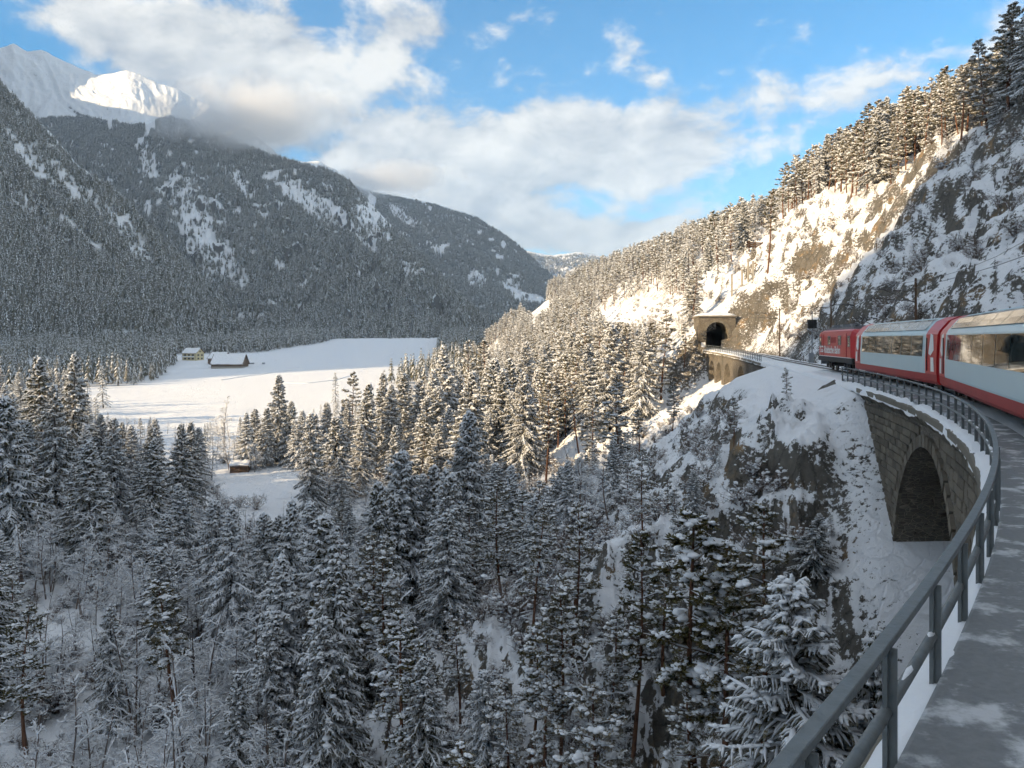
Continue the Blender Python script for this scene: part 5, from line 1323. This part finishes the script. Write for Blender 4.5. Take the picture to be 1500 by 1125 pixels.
def snow_track(pts, label):
    P = []
    for px, py in pts:
        Yv = np.arange(300, 900, 2.0); e = np.abs(floor_z(Yv)+(py-HZ)/FPX*Yv); yb = Yv[np.argmin(e)]; P.append(((px-750)/FPX*yb, yb))
    P = np.array(P); k = np.linspace(0, 1, len(P)); kk = np.linspace(0, 1, 60); X = np.interp(kk, k, P[:, 0]); Y = np.interp(kk, k, P[:, 1]); Z = terrain(X, Y)
    g = G(); g.tubes(np.stack([X, Y, Z-.05], -1)[None], np.full((1, 60), .55), 6, .9); o = obj('path', mesh_of('path', g, M_SNOW, True)); tag(o, label, None, None, 'structure')
snow_track([(325, 557), (350, 553), (385, 549), (420, 543), (438, 539)], 'ridge of pushed-up snow curving across the field')
snow_track([(412, 562), (450, 562), (490, 558), (520, 550)], 'ridge of pushed-up snow along a track in the field')

def rock(label, c, sz, seed, rz):
    v, f = ICO[3]; n = fbm(v[:, 0]*1.6+seed, v[:, 1]*1.6+v[:, 2]*1.3, 4, seed)+.6*ridged(v[:, 0]*2.5, v[:, 2]*2.5+v[:, 1], 3, seed+1)
    g = G(); g.add(v*(1+.24*n)[:, None]*np.array(sz), f); o = obj('rock_outcrop', mesh_of('rock_outcrop', g, M_ROCK)); o.location = c; o.rotation_euler = (.15, -.25, rz); tag(o, label, 'rock')
rock('big dark bare rock face under the snow shelf beside the viaduct end', at(1216, 612, 52.5), (1.9, 1.6, 2.3), 3, .6)
rock('dark rock at the shaded foot of the viaduct end', at(1272, 640, 47), (1.0, 1.6, 2.2), 9, .2)
rock('reddish rock low on the snowy spur among shrubs', at(1095, 572, 84), (1.2, 1.0, 1.1), 12, 1.0)
x, y, z = at(1108, 382, 175); z = float(terrain(np.array([x]), np.array([y]))[0])
t = thing('timber_barrier', 'low log barrier on the sunlit snow slope above the tunnel', 'barrier', (x, y, z), R(20))
for k in range(3): g = G(); g.tubes(np.array([[[-2.6, 0, .35+.42*k], [2.6, .1, .38+.42*k]]]), np.array([[.19, .17]]), 8); part('log', g, M_WOOD, t)
for q in (-1.8, 0, 1.8): g = G(); g.tubes(np.array([[[q, .25, -.8], [q, .22, 1.6]]]), np.array([[.12, .1]]), 7); part('stake', g, M_WOOD, t)
# ------------------------------------------------------------------ twigs and seedlings poking through the snow
def undergrowth():
    r = np.random.default_rng(41)
    X, Y = scatter(-110, 60, 22, 130, 1.5)
    s, d = to_track(X, Y)
    m = ((d < -5) & (r.random(len(X)) < np.where((d > -30) & (s < 105), np.where((s > 18) & (s < 56), .85, .5), .5))) & ((s < 50) | (s > 99) | (d < -9))
    X, Y = X[m], Y[m]
    n = vnoise(X/6, Y/6, 5); m = n > .33; X, Y = X[m], Y[m]
    P = np.stack([X, Y, terrain(X, Y)-.12], 1); m = (proj(P)[1] < 1140) & (np.abs(proj(P)[0]-750) < 800); P = P[m]
    U = [(1.2, lodmesh('shrub', shrub(61, 1.2, 16, .7))), (1.2, lodmesh('shrub', shrub(62, 1.2, 12, .4))), (1.2, lodmesh('shrub', shrub(63, 1.2, 20, .9)))]
    stuff_forest('undergrowth', 'low twiggy brush poking through the snow below the line', P, r.uniform(.5, 1.8, len(P)), r.integers(0, 3, len(P)), U, r, 'undergrowth')
    X, Y = scatter(15, 150, 60, 330, 2.1); s, d = to_track(X, Y)
    m = (((d > 5) & (d < 32)) | ((s > 160) & (d > -30) & (d < 60))) & (r.random(len(X)) < .42) & (vnoise(X/7, Y/7, 6) > .42); X, Y = X[m], Y[m]
    P = np.stack([X, Y, terrain(X, Y)-.12], 1)
    stuff_forest('undergrowth', 'sparse dry brush on the rocky slope above the line', P, r.uniform(.5, 1.9, len(P)), r.integers(0, 3, len(P)), U, r, 'undergrowth')
undergrowth()
# ------------------------------------------------------------------ air
def haze():
    g = G(); g.box((-700, 2700, 630), (8000, 7400, 1390))
    m = bpy.data.materials.new('haze'); m.use_nodes = True; T = NT(m.node_tree)
    v = T.n('ShaderNodeVolumePrincipled', ins={'Color': (.62, .80, 1.0, 1), 'Density': 8.0e-5, 'Anisotropy': .2})
    o = T.n('ShaderNodeOutputMaterial'); T.link(v.outputs[0], o.inputs['Volume'])
    tag(obj('haze', mesh_of('haze', g, m)), 'thin blue winter haze filling the valley', None, None, 'stuff')
haze()

def summit_cloud(label, px, py, Yy, sz, seed, dens):
    c = at(px, py, Yy); v, f = ICO[3]; n = fbm(v[:, 0]*1.3+seed, v[:, 1]*1.3+v[:, 2], 3, seed)
    g = G(); g.add(v*(1+.25*n)[:, None]*np.array(sz), f)
    m = bpy.data.materials.new('cloud'); m.use_nodes = True; T = NT(m.node_tree)
    tc = T.n('ShaderNodeTexCoord').outputs['Object']
    q = T.n('ShaderNodeVectorMath', operation='DIVIDE', ins={0: tc, 1: tuple(sz)}).outputs[0]
    rad = T.n('ShaderNodeVectorMath', operation='LENGTH', ins={0: q}).outputs['Value']
    ns = T.noise(tc, .011, 5, .6)
    x = T.math('ADD', T.math('SUBTRACT', .92, rad), T.math('MULTIPLY', T.math('SUBTRACT', ns, .5), 2.0))
    dn = T.math('MULTIPLY', T.smooth(x, 0.0, .7), dens)
    vol = T.n('ShaderNodeVolumePrincipled', ins={'Color': (1, 1, 1, 1), 'Density': dn, 'Anisotropy': .3})
    o = T.n('ShaderNodeOutputMaterial'); T.link(vol.outputs[0], o.inputs['Volume'])
    ob = obj('clouds', mesh_of('clouds', g, m), None, c); tag(ob, label, None, None, 'stuff')
summit_cloud('soft cloud bank wrapping the summit of the broad mountain', 365, 178, 1950, (290, 180, 120), 4, .018)
summit_cloud('low cloud trailing along the mountain shoulder', 560, 262, 2350, (270, 150, 60), 14, .012)
